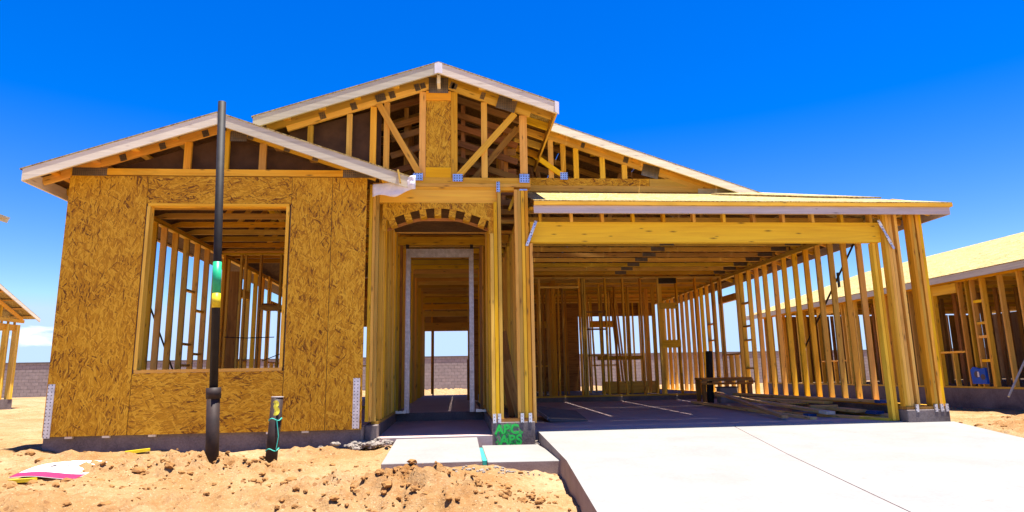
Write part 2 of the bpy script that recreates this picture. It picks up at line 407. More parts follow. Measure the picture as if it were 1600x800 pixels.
bw = B(); bw.box(-4.6, -1.12, 7.915, 8.0, 2.92, 2.96); bw.box(-4.6, -1.12, 7.915, 8.0, 2.963, 3.0)
bw.box(-4.6, -1.12, 7.915, 8.0, .005, .04)
for x in (-4.58, -4.2, -3.77, -3.75 + .0, -2.0, -1.6, -1.16): bw.box(x - .018, x + .018, 7.916, 7.998, .041, 2.919)
bw.build('wall_frame', 'wood', H)
# hold down straps on the sheathing
for x0, x1, z0, z1 in ((-4.62, -4.545, -.045, .55), (-1.215, -1.135, -.02, .56)):
    st = B(); st.slab([(x0, Yf - .003, z0), (x1, Yf - .003, z0), (x1, Yf - .003, z1), (x0, Yf - .003, z1)], .0028, (0, 1, 0)); st.build('strap', 'strap', H)
sh = B()                                                 # shims under the sheathing
for x in (-4.35, -3.95, -3.45, -2.15, -1.75): sh.box(x - .04, x + .04, 7.905, 7.938, -.055, -.032)
sh.build('shim', 'fascia', H)

# ---- bay gable
def gable_chords(b, y, ax, az, x0, x1, pitch, drop, d=.09, th=.038, zmin=None):
    for xe in (x0, x1):
        ze = az - abs(xe - ax) * pitch
        k = d / 2 * math.sqrt(1 + pitch * pitch)
        b.beam((ax, y, az - drop - k), (xe, y, ze - drop - k), th, d, (0, 0, 1))
LG = dict(ax=-2.866, az=3.745, p=.341)
def lz(x): return LG['az'] - abs(x - LG['ax']) * LG['p']
tr = B(); gable_chords(tr, 7.93, LG['ax'], LG['az'] - .018, -4.75, -1.0, LG['p'], 0, d=.1)
tr.build('truss_chord', 'wood', H)
tr = B(); tr.box(-4.64, -1.08, 7.91, 7.95, 3.035, 3.118); tr.build('truss_chord', 'wood', H)
for x in (-3.30, -2.85, -2.40): B().box(x - .042, x + .042, 7.915, 7.953, 3.119, lz(x) - .125).build('truss_web', 'wood', H)
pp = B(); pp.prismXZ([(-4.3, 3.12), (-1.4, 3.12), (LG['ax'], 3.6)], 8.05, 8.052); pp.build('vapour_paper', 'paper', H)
def gus(x, z, w, h, y, tilt=0.0, mat='gusset', name='gusset_plate'):
    c, s_ = math.cos(tilt), math.sin(tilt)
    pts = [(x + c * u - s_ * v, y, z + s_ * u + c * v) for u, v in ((-w / 2, -h / 2), (w / 2, -h / 2), (w / 2, h / 2), (-w / 2, h / 2))]
    return B().slab(pts, .002, (0, 1, 0)).build(name, mat, H)
gus(-4.42, 3.075, .40, .10, 7.907); gus(-1.22, 3.075, .38, .10, 7.907)
for x in (-4.05, -3.6, -3.1, -2.55, -2.1, -1.75): gus(x, lz(x) - .085, .075, .085, 7.907, .33 if x < LG['ax'] else -.33)
gus(-2.70, 3.55, .2, .13, 7.907)
# roof decks of the bay: two slopes in sheets with a seam
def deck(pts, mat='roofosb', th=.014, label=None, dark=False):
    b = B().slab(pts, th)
    if dark: b.mi[1 if V((0, 0, -1)).dot(V((0, 0, -1))) > 0 else 0] = 1  # attic undersides get the shade-darkened board
    return b.build('roof_deck', [mat, 'shadeosb'], H, label=label)
L0, L1 = 7.60, 14.0
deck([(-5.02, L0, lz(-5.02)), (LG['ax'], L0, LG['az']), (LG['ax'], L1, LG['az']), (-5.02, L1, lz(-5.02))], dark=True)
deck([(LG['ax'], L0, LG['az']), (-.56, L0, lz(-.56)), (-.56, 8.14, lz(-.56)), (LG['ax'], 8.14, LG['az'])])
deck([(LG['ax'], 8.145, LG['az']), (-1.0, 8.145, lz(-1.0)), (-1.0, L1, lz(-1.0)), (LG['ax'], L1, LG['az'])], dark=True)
def rake(x0, x1, ax, az, p, y, h=.145, th=.03, mat='fascia', dz=0.0):
    for xe in (x0, x1):
        if xe is None: continue
        ze = az - abs(xe - ax) * p; k = h
        pts = [(ax, az + dz), (xe, ze + dz), (xe, ze - k + dz), (ax, az - k + dz)]
        B().prismXZ(pts if xe > ax else pts[::-1], y, y + th).build('fascia', mat, H)
rake(-4.99, -.585, LG['ax'], LG['az'], LG['p'], 7.605, dz=-.0145)
# under the rake: inner sub fascia and outlookers
for sx in (-4.8, -4.35, -3.9, -3.45, -2.3, -1.85, -1.4, -.9):
    B().beam((sx, 7.64, lz(sx) - .036), (sx, 8.3, lz(sx) - .036), .09, .037, (0, 0, 1)).build('lookout', 'wood', H)
B().beam((-4.985, 7.636, lz(-4.98) - .09), (-4.985, 12.5, lz(-4.98) - .09), .03, .14, (0, 0, 1)).build('fascia', 'fascia', H)
for y in (7.96, 8.45, 9.0, 9.55, 10.1, 10.7):
    B().beam((-4.63, y, lz(-4.63) - .07), (-4.968, y, lz(-4.968) - .07), .037, .09, (0, 0, 1)).build('rafter_tail', 'wood', H)
# house wrap hanging from the right corner of the bay eave
wv = []; wfc = []; nx, nz = 22, 12
for i in range(nx + 1):
    for j in range(nz + 1):
        u, v = i / nx, j / nz
        x = -1.02 + u * .53; top = lz(min(x, -.56)) - .005; bot = 2.735 + .10 * max(0, u - .6) + .02 * math.sin(u * 9)
        z = top + (bot - top) * v if u > .42 else (lz(-1.0) - .21 - .12 * 0) + ((bot - (lz(-1.0) - .21)) * v)
        y = 7.585 + (.18 * (1 - u) if u < .9 else .0) + .022 * noise.noise((x * 9, z * 9, 1.3)) + .012 * noise.noise((x * 25, z * 22, 4))
        wv.append((x, y, z))
for i in range(nx):
    for j in range(nz):
        a = i * (nz + 1) + j; wfc.append((a, a + nz + 1, a + nz + 2, a + 1))
wr = B().raw(wv, wfc).build('house_wrap', 'wrap', H, smooth=True, label='crumpled white house wrap folded round the eave corner')
md = wr.modifiers.new('thick', 'SOLIDIFY'); md.thickness = .004
B().beam((-.70, 7.575, 3.02), (-.67, 7.57, 2.86), .02, .05, (0, 1, 0)).build('batten', 'wood', H)

# ---- bedroom: left outer wall, joists, partitions
lw_y = [9.10, 9.52, 9.95, 10.29, 10.71, 11.15, 11.62, 12.07, 12.5, 13.0]
lw = wall((-4.545, 8.01), (-4.545, 20.2), 0.004, 3.0, lw_y)
for y in (13.15, 14.5, 15.0, 15.5, 16.1, 17.5, 18.0, 18.6, 19.2, 19.8): stud(-4.545, y, .045, 2.92, 'y', None, far=True)
for y0, y1 in ((13.17, 14.48), (16.12, 17.48)):
    rest.box(-4.59, -4.50, y0, y1, .95, .99); rest.box(-4.59, -4.50, y0, y1, 2.28, 2.45)
    for k in range(1, 3): rest.box(-4.585, -4.505, y0 + (y1 - y0) * k / 3 - .018, y0 + (y1 - y0) * k / 3 + .018, .04, .948)
for y0, z in ((11.34, 2.05), (11.34, 1.15), (11.34, .8), (11.8, 1.75), (11.8, 1.0)): B().box(-4.58, -4.51, y0 - .13, y0 + .2, z, z + .037).build('blocking', 'wood', lw)
B().beam((-4.60, 9.7, 2.1), (-4.60, 11.5, .35), .004, .045, (0, 0, 1)).build('brace', 'brace', lw)
bb = wall((-4.49, 12.62), (-1.06, 12.62), .004, 3.0, [-4.41, -4.10, -4.02, -3.74, -3.36, -2.9, -2.4, -1.9, -1.4])
B().box(-4.3, -4.13, 12.58, 12.66, 0.05, 2.6).build('wall_panel', 'old_shade_wood', bb)
B().box(-3.74, -2.3, 12.57, 12.66, 1.86, 1.95).build('blocking', 'old_shade_wood', bb)
B().box(-3.72, -3.50, 12.70, 13.0, 1.88, 2.0).build('blocking', 'old_shade_wood', bb)
for x in (-4.2, -3.5, -2.7, -2.0, -1.5): stud(x, 16.4, .05, 2.95, 'x', None, far=True)

def truss(y, x0, x1, zc, ridge_x, ridge_z, pitch, webs=5, mat='wood', ch=.085):
    b = B(); b.box(x0, x1, y - .019, y + .019, zc, zc + ch)
    def top(x): return ridge_z - abs(x - ridge_x) * pitch - .02
    xs = [x0]
    if x0 < ridge_x < x1: xs.append(ridge_x)
    xs.append(x1)
    for a, c in zip(xs, xs[1:]): b.beam((a, y, top(a) - .05), (c, y, top(c) - .05), .037, .085, (0, 0, 1))
    for k in range(webs):
        xa = x0 + (x1 - x0) * (k + .5) / webs; xb = x0 + (x1 - x0) * (k + (1 if k % 2 else 0)) / webs
        if top(xb) - .1 > zc + .15: b.beam((xa, y + .001, zc + .05), (xb, y + .001, top(xb) - .06), .034, .07, (0, 0, 1))
    return b.build('roof_truss', mat, H)
y = 8.9
while y < 14.2:
    truss(y, -4.62, -1.0, 3.003, LG['ax'], LG['az'], LG['p'], 5, 'wood'); y += .56
for i, y in enumerate((11.36, 12.5)):
    gus(-1.5 - .5 * i, 3.05, .3, .08, y - .02)

# ---- porch: beam, plates, arch, side walls, door frame
pb = B(); pb.box(-1.08, .53, 8.2, 8.29, 2.785, 2.957); pb.build('porch_beam', 'beam', H)
pb = B(); pb.box(-1.08, .76, 8.2, 8.29, 2.958, 3.0); pb.box(-1.08, .98, 8.195, 8.29, 3.003, 3.046); pb.build('top_plate', 'wood', H)
for k in range(9):
    pass
def arch(x0, x1, zs, zt, n=20): return [(x0 + (x1 - x0) * i / n, zs + (zt - zs) * math.sin(math.pi * i / n) ** 1.0) for i in range(n + 1)]
a1 = arch(-.90, .42, 2.545, 2.71)
a2 = [(x, min(z - .10, 2.585)) for x, z in a1]
pts = [(-.945, 2.40), (-.90, 2.40)] + a1 + [(.42, 2.36), (.525, 2.36), (.525, 2.783), (-.945, 2.783)]
B().prismXZ(pts, 8.196, 8.208).build('arch_panel', 'osb', H)
B().prismXZ(a2 + [(x, z + .035) for x, z in a2[::-1]], 8.36, 8.40).build('arch_rib', 'old_shade_wood', H)
for i in (1, 4, 7, 10, 13, 16, 19):
    (xa, za), (xb, zb) = a1[max(i - 1, 0)], a1[min(i + 1, 20)]
    t = V((xb - xa, 0, zb - za)).normalized(); n = V((-t.z, 0, t.x)); c = V((a1[i][0], 8.255, a1[i][1])) - n * .040
    B().beam(c - V((0, .055, 0)), c + V((0, .10, 0)), .085, .115, n).build('arch_block', 'osb', H)
B().box(-.94, .47, 8.295, 9.9, 2.775, 2.787).build('wall_panel', 'shadeosb', H)  # lid added above the arch so the gaps stay dark, shade in its colour
# porch left wall
pl = B()
for i, x in enumerate((-1.085, -1.045, -1.005)): B().box(x - .018, x + .018, 8.12 + .02 * i, 8.21 + .02 * i, .04, 2.955 if i else 3.0).build('stud', 'wood', H)
plw = wall((-1.0, 8.26), (-1.0, 10.6), .002, 3.0, [8.42, 8.62, 8.82, 9.05, 9.28, 9.5, 9.75, 10.0, 10.25, 10.5])
prw = wall((.515, 8.26), (.515, 14.6), .002, 3.0, [8.42, 8.68, 8.95, 9.25, 9.55, 9.85, 10.2, 10.5, 11.2, 11.9, 12.6, 13.3, 14.0], far=lambda t: t > 10)
for x in (.455, .502): B().box(x - .021, x + .021, 8.115, 8.205, .04, 2.36 if x < .48 else 2.78).build('stud', 'wood', H)
B().box(.535, .575, 8.12, 8.21, .04, 2.955).build('stud', 'wood', H)
pt = B(); pt.box(.44, .94, 8.115, 8.26, .002, .04); pt.build('sole_plate', 'old_shade_wood', H)
for x in (.775, .815, .862, .91): B().box(x - .021, x + .021, 8.125, 8.215, .041, 2.95).build('stud', 'wood', H)
B().box(.945, .985, 8.16, 8.25, -.02, 2.24).build('stud', 'wood', H)
# metal feet on the pier
for x in (.46, .52, .80, .90):
    mf = B(); mf.box(x - .02, x + .02, 8.092, 8.114, -.01, .10); mf.build('anchor', 'strap', H)
gus(.545, 2.98, .045, .14, 8.112, 0, 'bluegusset'); gus(.875, 2.945, .10, .02, 8.12, 0, 'bluegusset')
# knee board by the post
B().beam((.70, 8.3, 2.72), (.79, 8.3, 2.95), .037, .09, (0, 1, 0)).build('blocking', 'wood', H)
gp = [8.9, 9.35, 9.8, 10.3, 10.8, 11.3, 11.8, 12.3, 12.8, 13.3, 13.8, 14.3]
wall((.90, 8.26), (.90, 14.6), .002, 2.76, gp, dbl=False, far=lambda t: t > 9)
for y in (9.0, 9.7, 10.4): B().box(.5, .93, y, y + .09, 2.72, 2.757).build('blocking', 'wood', H)
# door wall
B().box(-1.04, .47, 10.56, 10.65, 2.70, 2.84).build('header_beam', 'wood', H)
for x in (-.90, .40): B().box(x - .02, x + .02, 10.56, 10.65, .005, 2.698).build('stud', 'old_shade_wood', H)
df = thing_part = B()
D0, D1, DZ = -.82, .28, 2.63
df.slab([(D0, 10.52, .002), (D0 + .07, 10.52, .002), (D0 + .07, 10.52, DZ - .14), (D1 - .07, 10.52, DZ - .14), (D1 - .07, 10.52, .002), (D1, 10.52, .002), (D1, 10.52, DZ), (D0, 10.52, DZ)], .012, (0, 1, 0))
dfo = df.build('door_frame', 'galv', H)
jb = B(); jb.box(D0 + .045, D0 + .071, 10.533, 10.68, .002, DZ - .142); jb.box(D1 - .071, D1 - .045, 10.533, 10.68, .002, DZ - .142); jb.build('jamb', 'jamb', dfo)
for x in (D0 + .02, D1 - .03):
    B().box(x - .025, x + .025, 10.53, 10.545, DZ + .001, DZ + .075).build('bracket', 'brace', dfo)
fr = B()
for i in range(5): fr.box(D0 - .14 + i * .03, D0 - .1 + i * .03, 10.50 + jit(.03), 10.54 + jit(.03), .0, .03 + random.random() * .03)
for i in range(5): fr.box(D1 + .02 + i * .03, D1 + .06 + i * .03, 10.48 + jit(.03), 10.54 + jit(.03), .0, .03 + random.random() * .03)
fr.build('door_foot', 'jamb', dfo)
# hall
for yy in (11.3, 12.1, 13.0, 13.9, 14.8, 15.7, 16.6, 17.5, 18.4, 19.3): truss(yy, -1.0, .95, 3.003, .6, 4.8, .341, 3, 'old_shade_wood')
for y in (8.5, 8.95, 9.4, 9.9, 10.3): B().box(-1.03, .53, y - .019, y + .019, 2.84, 2.98).build('ceiling_joist', 'wood', H)
hw = [11.0, 11.4, 11.8, 12.2, 14.2, 14.6, 15.0, 15.4, 15.8, 16.2, 17.4, 17.8, 18.2, 18.6, 19.0, 19.4, 19.8]
for y in hw: stud(-1.0, y, .01, 3.0, 'y', None, far=True)
rest.box(-1.045, -.955, 10.7, 20.1, 2.93, 2.998)
for y in (11.0, 11.06, 12.6, 13.2): rest.beam((.55, y, 0), (.55, y, 3), .09, .037)
# back wall of the house with openings
for x in (-4.5, -4.1, -3.7, -2.4, -2.0, -1.6, -1.2, -.76, .36, .8, 1.2, 1.6, 2.0, 3.0, 3.4, 4.2, 5.0, 5.4, 5.8, 6.3): stud(x, 20.2, .04, 3.0, 'x', None, far=True)
rest.box(-4.55, 6.36, 20.155, 20.245, 2.92, 3.0); rest.box(-1.15, .40, 20.15, 20.25, 1.94, 2.2); rest.box(2.0, 3.0, 20.15, 20.25, 2.0, 2.2); rest.box(4.2, 5.0, 20.15, 20.25, 2.0, 2.2)
rest.box(2.0, 3.0, 20.15, 20.25, .8, .84); rest.box(4.2, 5.0, 20.15, 20.25, .8, .84); rest.box(-3.7, -2.4, 20.15, 20.25, .9, .94); rest.box(-3.7, -2.4, 20.15, 20.25, 2.1, 2.3)
for z in (2.25, 2.45, 2.65, 2.85): rest.box(-1.15, .40, 18.6, 18.64, z, z + .15)
B().box(.25, .5, 15.6, 15.9, .0, .95).build('wall_panel', 'old_shade_wood', H)

# ---- entry gable (over the porch)
EA, EZ, EP = -.229, 4.614, .342
def ez(x): return EZ - abs(x - EA) * EP
Ye = 8.2
tc = B(); gable_chords(tc, Ye + .02, EA, EZ - .02, -2.45, 1.03, EP, 0, d=.10); tc.build('truss_chord', 'wood', H)
tc = B(); gable_chords(tc, Ye + .021, EA, EZ - .125, -2.2, 1.0, EP, 0, d=.075); tc.build('truss_chord', 'wood', H)
B().box(-1.0, .985, 8.205, 8.243, 3.05, 3.13).build('truss_chord', 'wood', H)
for x, w in ((-1.90, .07), (-1.40, .07), (-1.09, .08), (-.915, .075), (-.445, .085), (-.025, .085), (.375, .08), (.90, .10)):
    zb = max(3.131, lz(x) - .02) if x < -.6 else 3.131
    B().box(x - w / 2, x + w / 2, 8.21, 8.247, zb, ez(x) - .215).build('truss_web', 'wood', H)
B().beam((-1.02, 8.196, 4.13), (-.47, 8.196, 3.15), .03, .08, (1, 0, 1)).build('truss_web', 'wood', H)
B().beam((.79, 8.196, 4.03), (.03, 8.196, 3.15), .03, .08, (1, 0, -1)).build('truss_web', 'wood', H)
B().beam((-.9, 8.5, 3.9), (-.35, 8.5, 3.2), .03, .08, (1, 0, 1)).build('truss_web', 'old_shade_wood', H)
B().beam((.85, 8.5, 3.95), (.2, 8.5, 3.15), .03, .08, (1, 0, -1)).build('truss_web', 'old_shade_wood', H)
panel([(-.40, 3.27), (-.07, 3.27), (-.07, 4.21), (-.40, 4.21)], 8.225, 8.237, label='strand board panel at the middle of the entry gable')
B().box(-.401, -.069, 8.207, 8.244, 4.212, 4.34).build('blocking', 'beam', H)
B().box(-.401, -.069, 8.207, 8.244, 3.132, 3.268).build('blocking', 'beam', H)
gus(-.235, 4.42, .26, .22, 8.197)
gus(.68, 4.16, .26, .18, 8.179, -.3)
for x, w, h in ((-1.75, .08, .1), (-1.35, .08, .1), (-1.0, .13, .1), (-.85, .08, .1), (-.52, .07, .1), (-.445, .07, .08), (-.02, .07, .08), (-.05, .06, .1), (.36, .06, .1)): gus(x, ez(x) - .13, w, h, 8.199 - (.0 if w != .13 else .02), .33 if x < EA else -.33)
for x, z in ((-.5, 3.13), (.02, 3.12), (.9, 3.12)): gus(x, z, .13, .10 if x < .5 else .12, 8.178, 0, 'bluegusset')
B().beam((EA, 8.02, EZ - .19), (EA, 8.2, EZ - .19), .045, .12, (0, 0, 1)).build('lookout', 'fascia', H)
# valley board on the bay roof
B().beam((-2.25, 8.13, lz(-2.25) + .05), (-.62, 8.13, lz(-.62) + .05), .03, .085, (0, 0, 1)).build('valley_board', 'old_shade_wood', H)
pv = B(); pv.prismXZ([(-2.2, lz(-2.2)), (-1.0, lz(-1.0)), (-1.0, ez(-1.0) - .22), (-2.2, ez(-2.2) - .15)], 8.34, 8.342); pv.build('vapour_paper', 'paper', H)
E0 = 7.90
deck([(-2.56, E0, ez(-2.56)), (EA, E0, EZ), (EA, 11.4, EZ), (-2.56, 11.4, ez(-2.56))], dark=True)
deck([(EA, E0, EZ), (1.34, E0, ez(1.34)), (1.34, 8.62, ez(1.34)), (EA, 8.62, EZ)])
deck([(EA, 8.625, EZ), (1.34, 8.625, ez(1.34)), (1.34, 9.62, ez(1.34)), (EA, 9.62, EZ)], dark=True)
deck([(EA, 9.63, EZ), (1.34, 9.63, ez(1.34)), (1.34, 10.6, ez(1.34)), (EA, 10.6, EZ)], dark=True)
rake(-2.54, 1.325, EA, EZ, EP, 7.905, dz=-.0145)
cap = B().prismXZ([(EA - .05, ez(EA - .05) - .01), (EA, EZ - .01), (EA + .05, ez(EA + .05) - .01), (EA + .05, ez(EA + .05) - .155), (EA, EZ - .158), (EA - .05, ez(EA - .05) - .155)], 7.898, 7.904).build('ridge_wrap', 'wrap', H)
B().prismXZ([(1.29, ez(1.29) + .0), (1.345, ez(1.345) - .0), (1.34, ez(1.34) - .17), (1.29, ez(1.29) - .15)], 7.893, 7.904).build('house_wrap', 'wrap', H)
B().beam((1.315, 7.937, ez(1.315) - .085), (1.315, 10.4, ez(1.315) - .085), .028, .135, (0, 0, 1)).build('fascia', 'wood', H)
for y in (8.22, 8.62, 9.02, 9.42, 9.82, 10.2):
    B().beam((.90, y, ez(.9) - .075), (1.30, y, ez(1.30) - .075), .037, .10, (0, 0, 1)).build('rafter_tail', 'wood', H)
for sx in (-2.2, -1.75, -1.3, -.8, .35, .8): B().beam((sx, 7.94, ez(sx) - .036), (sx, 8.5, ez(sx) - .036), .09, .037, (0, 0, 1)).build('lookout', 'wood', H)
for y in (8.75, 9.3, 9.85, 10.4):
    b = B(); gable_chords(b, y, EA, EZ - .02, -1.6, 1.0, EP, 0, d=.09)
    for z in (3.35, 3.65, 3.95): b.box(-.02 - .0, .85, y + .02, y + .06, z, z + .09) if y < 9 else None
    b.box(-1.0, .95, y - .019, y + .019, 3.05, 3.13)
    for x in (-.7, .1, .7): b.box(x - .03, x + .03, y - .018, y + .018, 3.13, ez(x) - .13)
    b.build('roof_truss', 'old_shade_wood', H)
for z, s_ in ((3.42, .05), (3.66, .05), (3.9, .05), (4.08, .03)):
    B().beam((.0, 8.65, z + .12), (.86, 8.65, z - .16), .03, .085, (0, 0, 1)).build('purlin', 'old_shade_wood', H)
    B().beam((-.45, 8.65, z + .06), (-.9, 8.65, z - .09), .03, .085, (0, 0, 1)).build('purlin', 'old_shade_wood', H)

# ---- garage
RX = 6.315
rw_y = [8.72, 9.12, 9.51, 9.91, 10.29, 10.67, 11.05, 11.45, 11.86, 12.24, 12.65, 13.04, 13.41, 13.8, 14.0]
rw = wall((RX, 8.34), (RX, 20.2), .032, 2.78, rw_y)
for i, y in enumerate([15.0, 15.4, 15.8, 16.2, 16.5, 16.9, 17.3, 17.7, 18.1, 18.5, 18.9, 19.3, 19.7]): stud(RX, y, .075, 2.70, 'y', rw, far=y > 17)
for y0, z in ((14.05, 2.15), (14.05, .92)): B().box(RX - .06, RX + .03, y0, y0 + .93, z, z + (.15 if z > 2 else .037)).build('blocking', 'wood', rw)
for y in (14.3, 14.6): stud(RX, y, .075, .919, 'y', rw)
for y, z in ((13.6, 1.5), (13.6, 1.2), (13.6, 2.0), (13.6, .6), (15.6, 1.3), (15.6, 1.7)): B().box(RX - .04, RX + .04, y - .18, y + .18, z, z + .037).build('blocking', 'wood', rw)
B().beam((RX + .05, 9.6, 2.62), (RX + .05, 11.6, .85), .004, .045, (0, 0, 1)).build('brace', 'brace', rw)
B().box(RX - .045, RX + .05, 8.34, 14.5, .031, .069 - .0).build('sole_plate', 'old_shade_wood', rw) if False else None
# right corner posts
for x in (5.82, 5.862, 5.905): B().box(x - .0195, x + .0195, 8.14, 8.235, .07, 2.72).build('stud', 'wood', H)
for x in (5.70, 5.745): B().box(x - .02, x + .02, 8.24, 8.33, -.11, 2.258).build('stud', 'wood', H)
B().box(5.985, 6.023, 8.16, 8.25, .07, 2.72).build('stud', 'wood', H)
for x in (6.185, 6.225, 6.30, 6.34): B().box(x - .0195, x + .0195, 8.14 if x > 6.25 else 8.125, 8.235, .07, 2.74).build('stud', 'wood', H)
B().box(5.80, 6.365, 8.12, 8.30, .032, .069).build('sole_plate', 'old_shade_wood', H)
for x in (5.93, 6.19, 6.27, 6.34):
    B().box(x - .02, x + .02, 8.095, 8.119, .0, .095).build('anchor', 'strap', H)
# header, cripples, plates
B().box(.962, 5.795, 8.21, 8.30, 2.262, 2.535).build('header_beam', 'beam', H)
for i in range(12):
    x = 1.10 + i * .417
    B().box(x - .019, x + .019, 8.212, 8.298, 2.537, 2.70).build('cripple_stud', 'wood', H)
B().box(.96, 6.36, 8.21, 8.30, 2.705, 2.74).build('top_plate', 'wood', H)
def tstrap(p0, p1):
    p0, p1 = V(p0), V(p1); d = (p1 - p0).normalized(); n = V((d.z, 0, -d.x)) * .018
    pts = []
    vs = []; fs = []
    for i in range(13):
        c = p0 + (p1 - p0) * (i / 12); a = .5 * math.sin(i * .9)
        vs += [tuple(c + n + V((0, -.006 + .008 * a, 0))), tuple(c - n + V((0, -.006 - .008 * a, 0)))]
    for i in range(12): fs.append((2 * i, 2 * i + 1, 2 * i + 3, 2 * i + 2))
    b = B().raw([(v[0], v[1], v[2]) for v in vs], fs)
    b.uv = [[(b.v[i].x * .3 + b.v[i].z, b.v[i].x * .8) for i in f_] for f_ in b.f]
    o = b.build('strap', 'strap', H); md = o.modifiers.new('thick', 'SOLIDIFY'); md.thickness = .003
tstrap((1.03, 8.105, 2.52), (.90, 8.105, 2.19)); tstrap((5.72, 8.12, 2.55), (5.90, 8.12, 2.15))
# roof planes
GP = .341; GE, GZ = 7.90, 2.748       # eave line y, deck height there
RE = 6.66
RR, RZ, RP = .6, 4.81, .341
def fz(y): return GZ + (y - GE) * GP
def rz(x): return RZ - abs(x - RR) * RP
hipx = lambda y: RE - (y - GE)
def rz2(x): return GZ + (RE - x) * .341
k = 9.86
# front slope in rows of sheets
rows = [GE, 8.40, 9.12, k]
for a, c in zip(rows, rows[1:]):
    g = .004
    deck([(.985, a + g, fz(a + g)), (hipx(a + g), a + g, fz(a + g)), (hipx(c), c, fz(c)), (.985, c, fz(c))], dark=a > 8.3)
# right slope, main right slope with narrow gaps between sheets
def rs(x0, x1, y0, y1):
    deck([(x0, y0, rz2(x0)), (x1, y0, rz2(x1)), (x1, y1, rz2(x1)), (x0, y1, rz2(x0))], dark=True)
deck([(RE, GE + .01, GZ), (RE, 9.60, GZ), (hipx(9.60) + .01, 9.60, rz2(hipx(9.6) + .01))])
B().slab([(3.9, 9.30, fz(9.30) + .03), (hipx(9.72) + .05, 9.72, fz(9.72) + .03), (hipx(8.52) + .06, 8.52, fz(8.52) + .03), (5.2, 8.7, fz(8.7) + .03)], .022).build('roof_deck', 'roofosb', H, label='loose sheet lying near the hip of the garage roof')
xs = [RE, 5.46, 4.24, 3.02, 1.80, RR]
ys = [9.60, 12.04, 14.48, 16.9, 20.6]
for xa, xb in zip(xs, xs[1:]):
    for ya, yb in zip(ys, ys[1:]): rs(xb + .006, xa - .006, ya + .004, yb - .004)
    # a wider slot where sheets do not quite meet
deck([(RR, 9.60, rz2(RR)), (RR, 20.6, rz2(RR)), (-5.0, 20.6, rz2(RR) - 5.6 * RP), (-5.0, 9.60, rz2(RR) - 5.6 * RP)], dark=True)
RZ = rz2(RR)
# eave fascia and trim
B().box(.985, RE - .035, GE + .03, GE + .058, GZ - .16, GZ - .062).build('fascia', 'shadefascia', H)
B().box(.985, RE - .004, GE + .0, GE + .057, GZ - .060, GZ - .0155).build('eave_trim', 'wood', H)
B().beam((RE - .02, GE + .06, GZ - .085), (RE - .02, 20.5, GZ - .085), .028, .14, (0, 0, 1)).build('fascia', 'shadefascia', H)
for i in range(14):
    x = 1.10 + i * .417
    B().beam((x, GE + .092, fz(GE + .092) - .065), (x, 8.9, fz(8.9) - .065), .036, .085, (0, 0, 1)).build('rafter_tail', 'wood', H)
for y in [8.3 + .6 * i for i in range(12)]:
    B().beam((6.20, y, rz2(6.2) - .065), (RE - .036, y, rz2(RE - .036) - .065), .036, .085, (0, 0, 1)).build('rafter_tail', 'wood', H)
B().beam((6.16, 8.36, 2.79), (RE - .05, GE + .1, GZ - .07), .037, .085, (0, 0, 1)).build('hip_rafter', 'wood', H)
# second layer of deck sheets lying a little proud
B().slab([(3.5, 9.3, fz(9.3) + .02), (5.18, 9.3, fz(9.3) + .02), (6.05, 8.52, fz(8.52) + .02), (3.5, 8.62, fz(8.62) + .02)], .016).build('roof_deck', 'roofosb', H) if False else None
# gable truss above the garage
Yg = 9.86
def gtop(x): return rz2(x)
b = B(); kx0, kx1 = .7, 4.6
b.beam((kx0, Yg + .02, gtop(kx0) - .075), (4.75, Yg + .02, gtop(4.75) - .075), .037, .10, (0, 0, 1)); b.build('truss_chord', 'wood', H)
b = B(); b.beam((kx0, Yg + .021, gtop(kx0) - .165), (4.0, Yg + .021, gtop(4.0) - .165), .037, .07, (0, 0, 1)); b.build('truss_chord', 'wood', H)
B().box(.98, 3.92, Yg, Yg + .037, 3.43, 3.53).build('truss_chord', 'wood', H)
B().box(3.922, 4.72, Yg, Yg + .037, 3.40, 3.495).build('truss_chord', 'fascia', H)
panel([(1.02, 3.532), (3.12, 3.532), (3.12, 3.655), (1.02, 3.655)], Yg + .005, Yg + .017, label='strip of strand board over the garage roof', rot=True)
B().box(3.125, 3.9, Yg + .003, Yg + .04, 3.532, 3.655).build('blocking', 'wood', H)
for x in (1.52, 1.72, 1.93, 2.36, 2.72): B().box(x - .042, x + .042, Yg + .006, Yg + .043, 3.656, gtop(x) - .20).build('truss_web', 'wood', H)
B().beam((1.15, Yg - .01, 4.1), (1.72, Yg - .01, 3.68), .03, .08, (1, 0, 1)).build('truss_web', 'beam', H)
gus(3.15, 3.78, .28, .2, Yg - .002, -.25); gus(2.05, gtop(2.05) - .11, .06, .09, Yg - .002, -.3); gus(2.75, gtop(2.75) - .11, .08, .1, Yg - .002, -.3); gus(1.72, 3.68, .12, .12, Yg - .03, 0, 'bluegusset')
pts = [(RR, 9.605, RZ - .0145), (4.80, 9.605, rz2(4.80) - .0145), (4.70, 9.605, rz2(4.70) - .13), (RR, 9.605, RZ - .155)]
B().slab(pts, .03, (0, 1, 0)).build('fascia', 'fascia', H)
for x in (1.7, 2.3, 2.9, 3.5, 4.1): B().beam((x, 9.64, gtop(x) - .04), (x, 10.3, gtop(x) - .04), .09, .037, (0, 0, 1)).build('lookout', 'wood', H)
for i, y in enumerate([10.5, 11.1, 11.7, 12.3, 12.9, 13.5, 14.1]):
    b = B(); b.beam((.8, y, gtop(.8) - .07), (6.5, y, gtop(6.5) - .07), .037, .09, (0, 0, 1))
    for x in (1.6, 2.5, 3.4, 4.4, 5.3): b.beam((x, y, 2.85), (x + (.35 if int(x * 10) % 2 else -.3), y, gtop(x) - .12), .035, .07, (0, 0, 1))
    b.build('roof_truss', 'old_shade_wood', H)
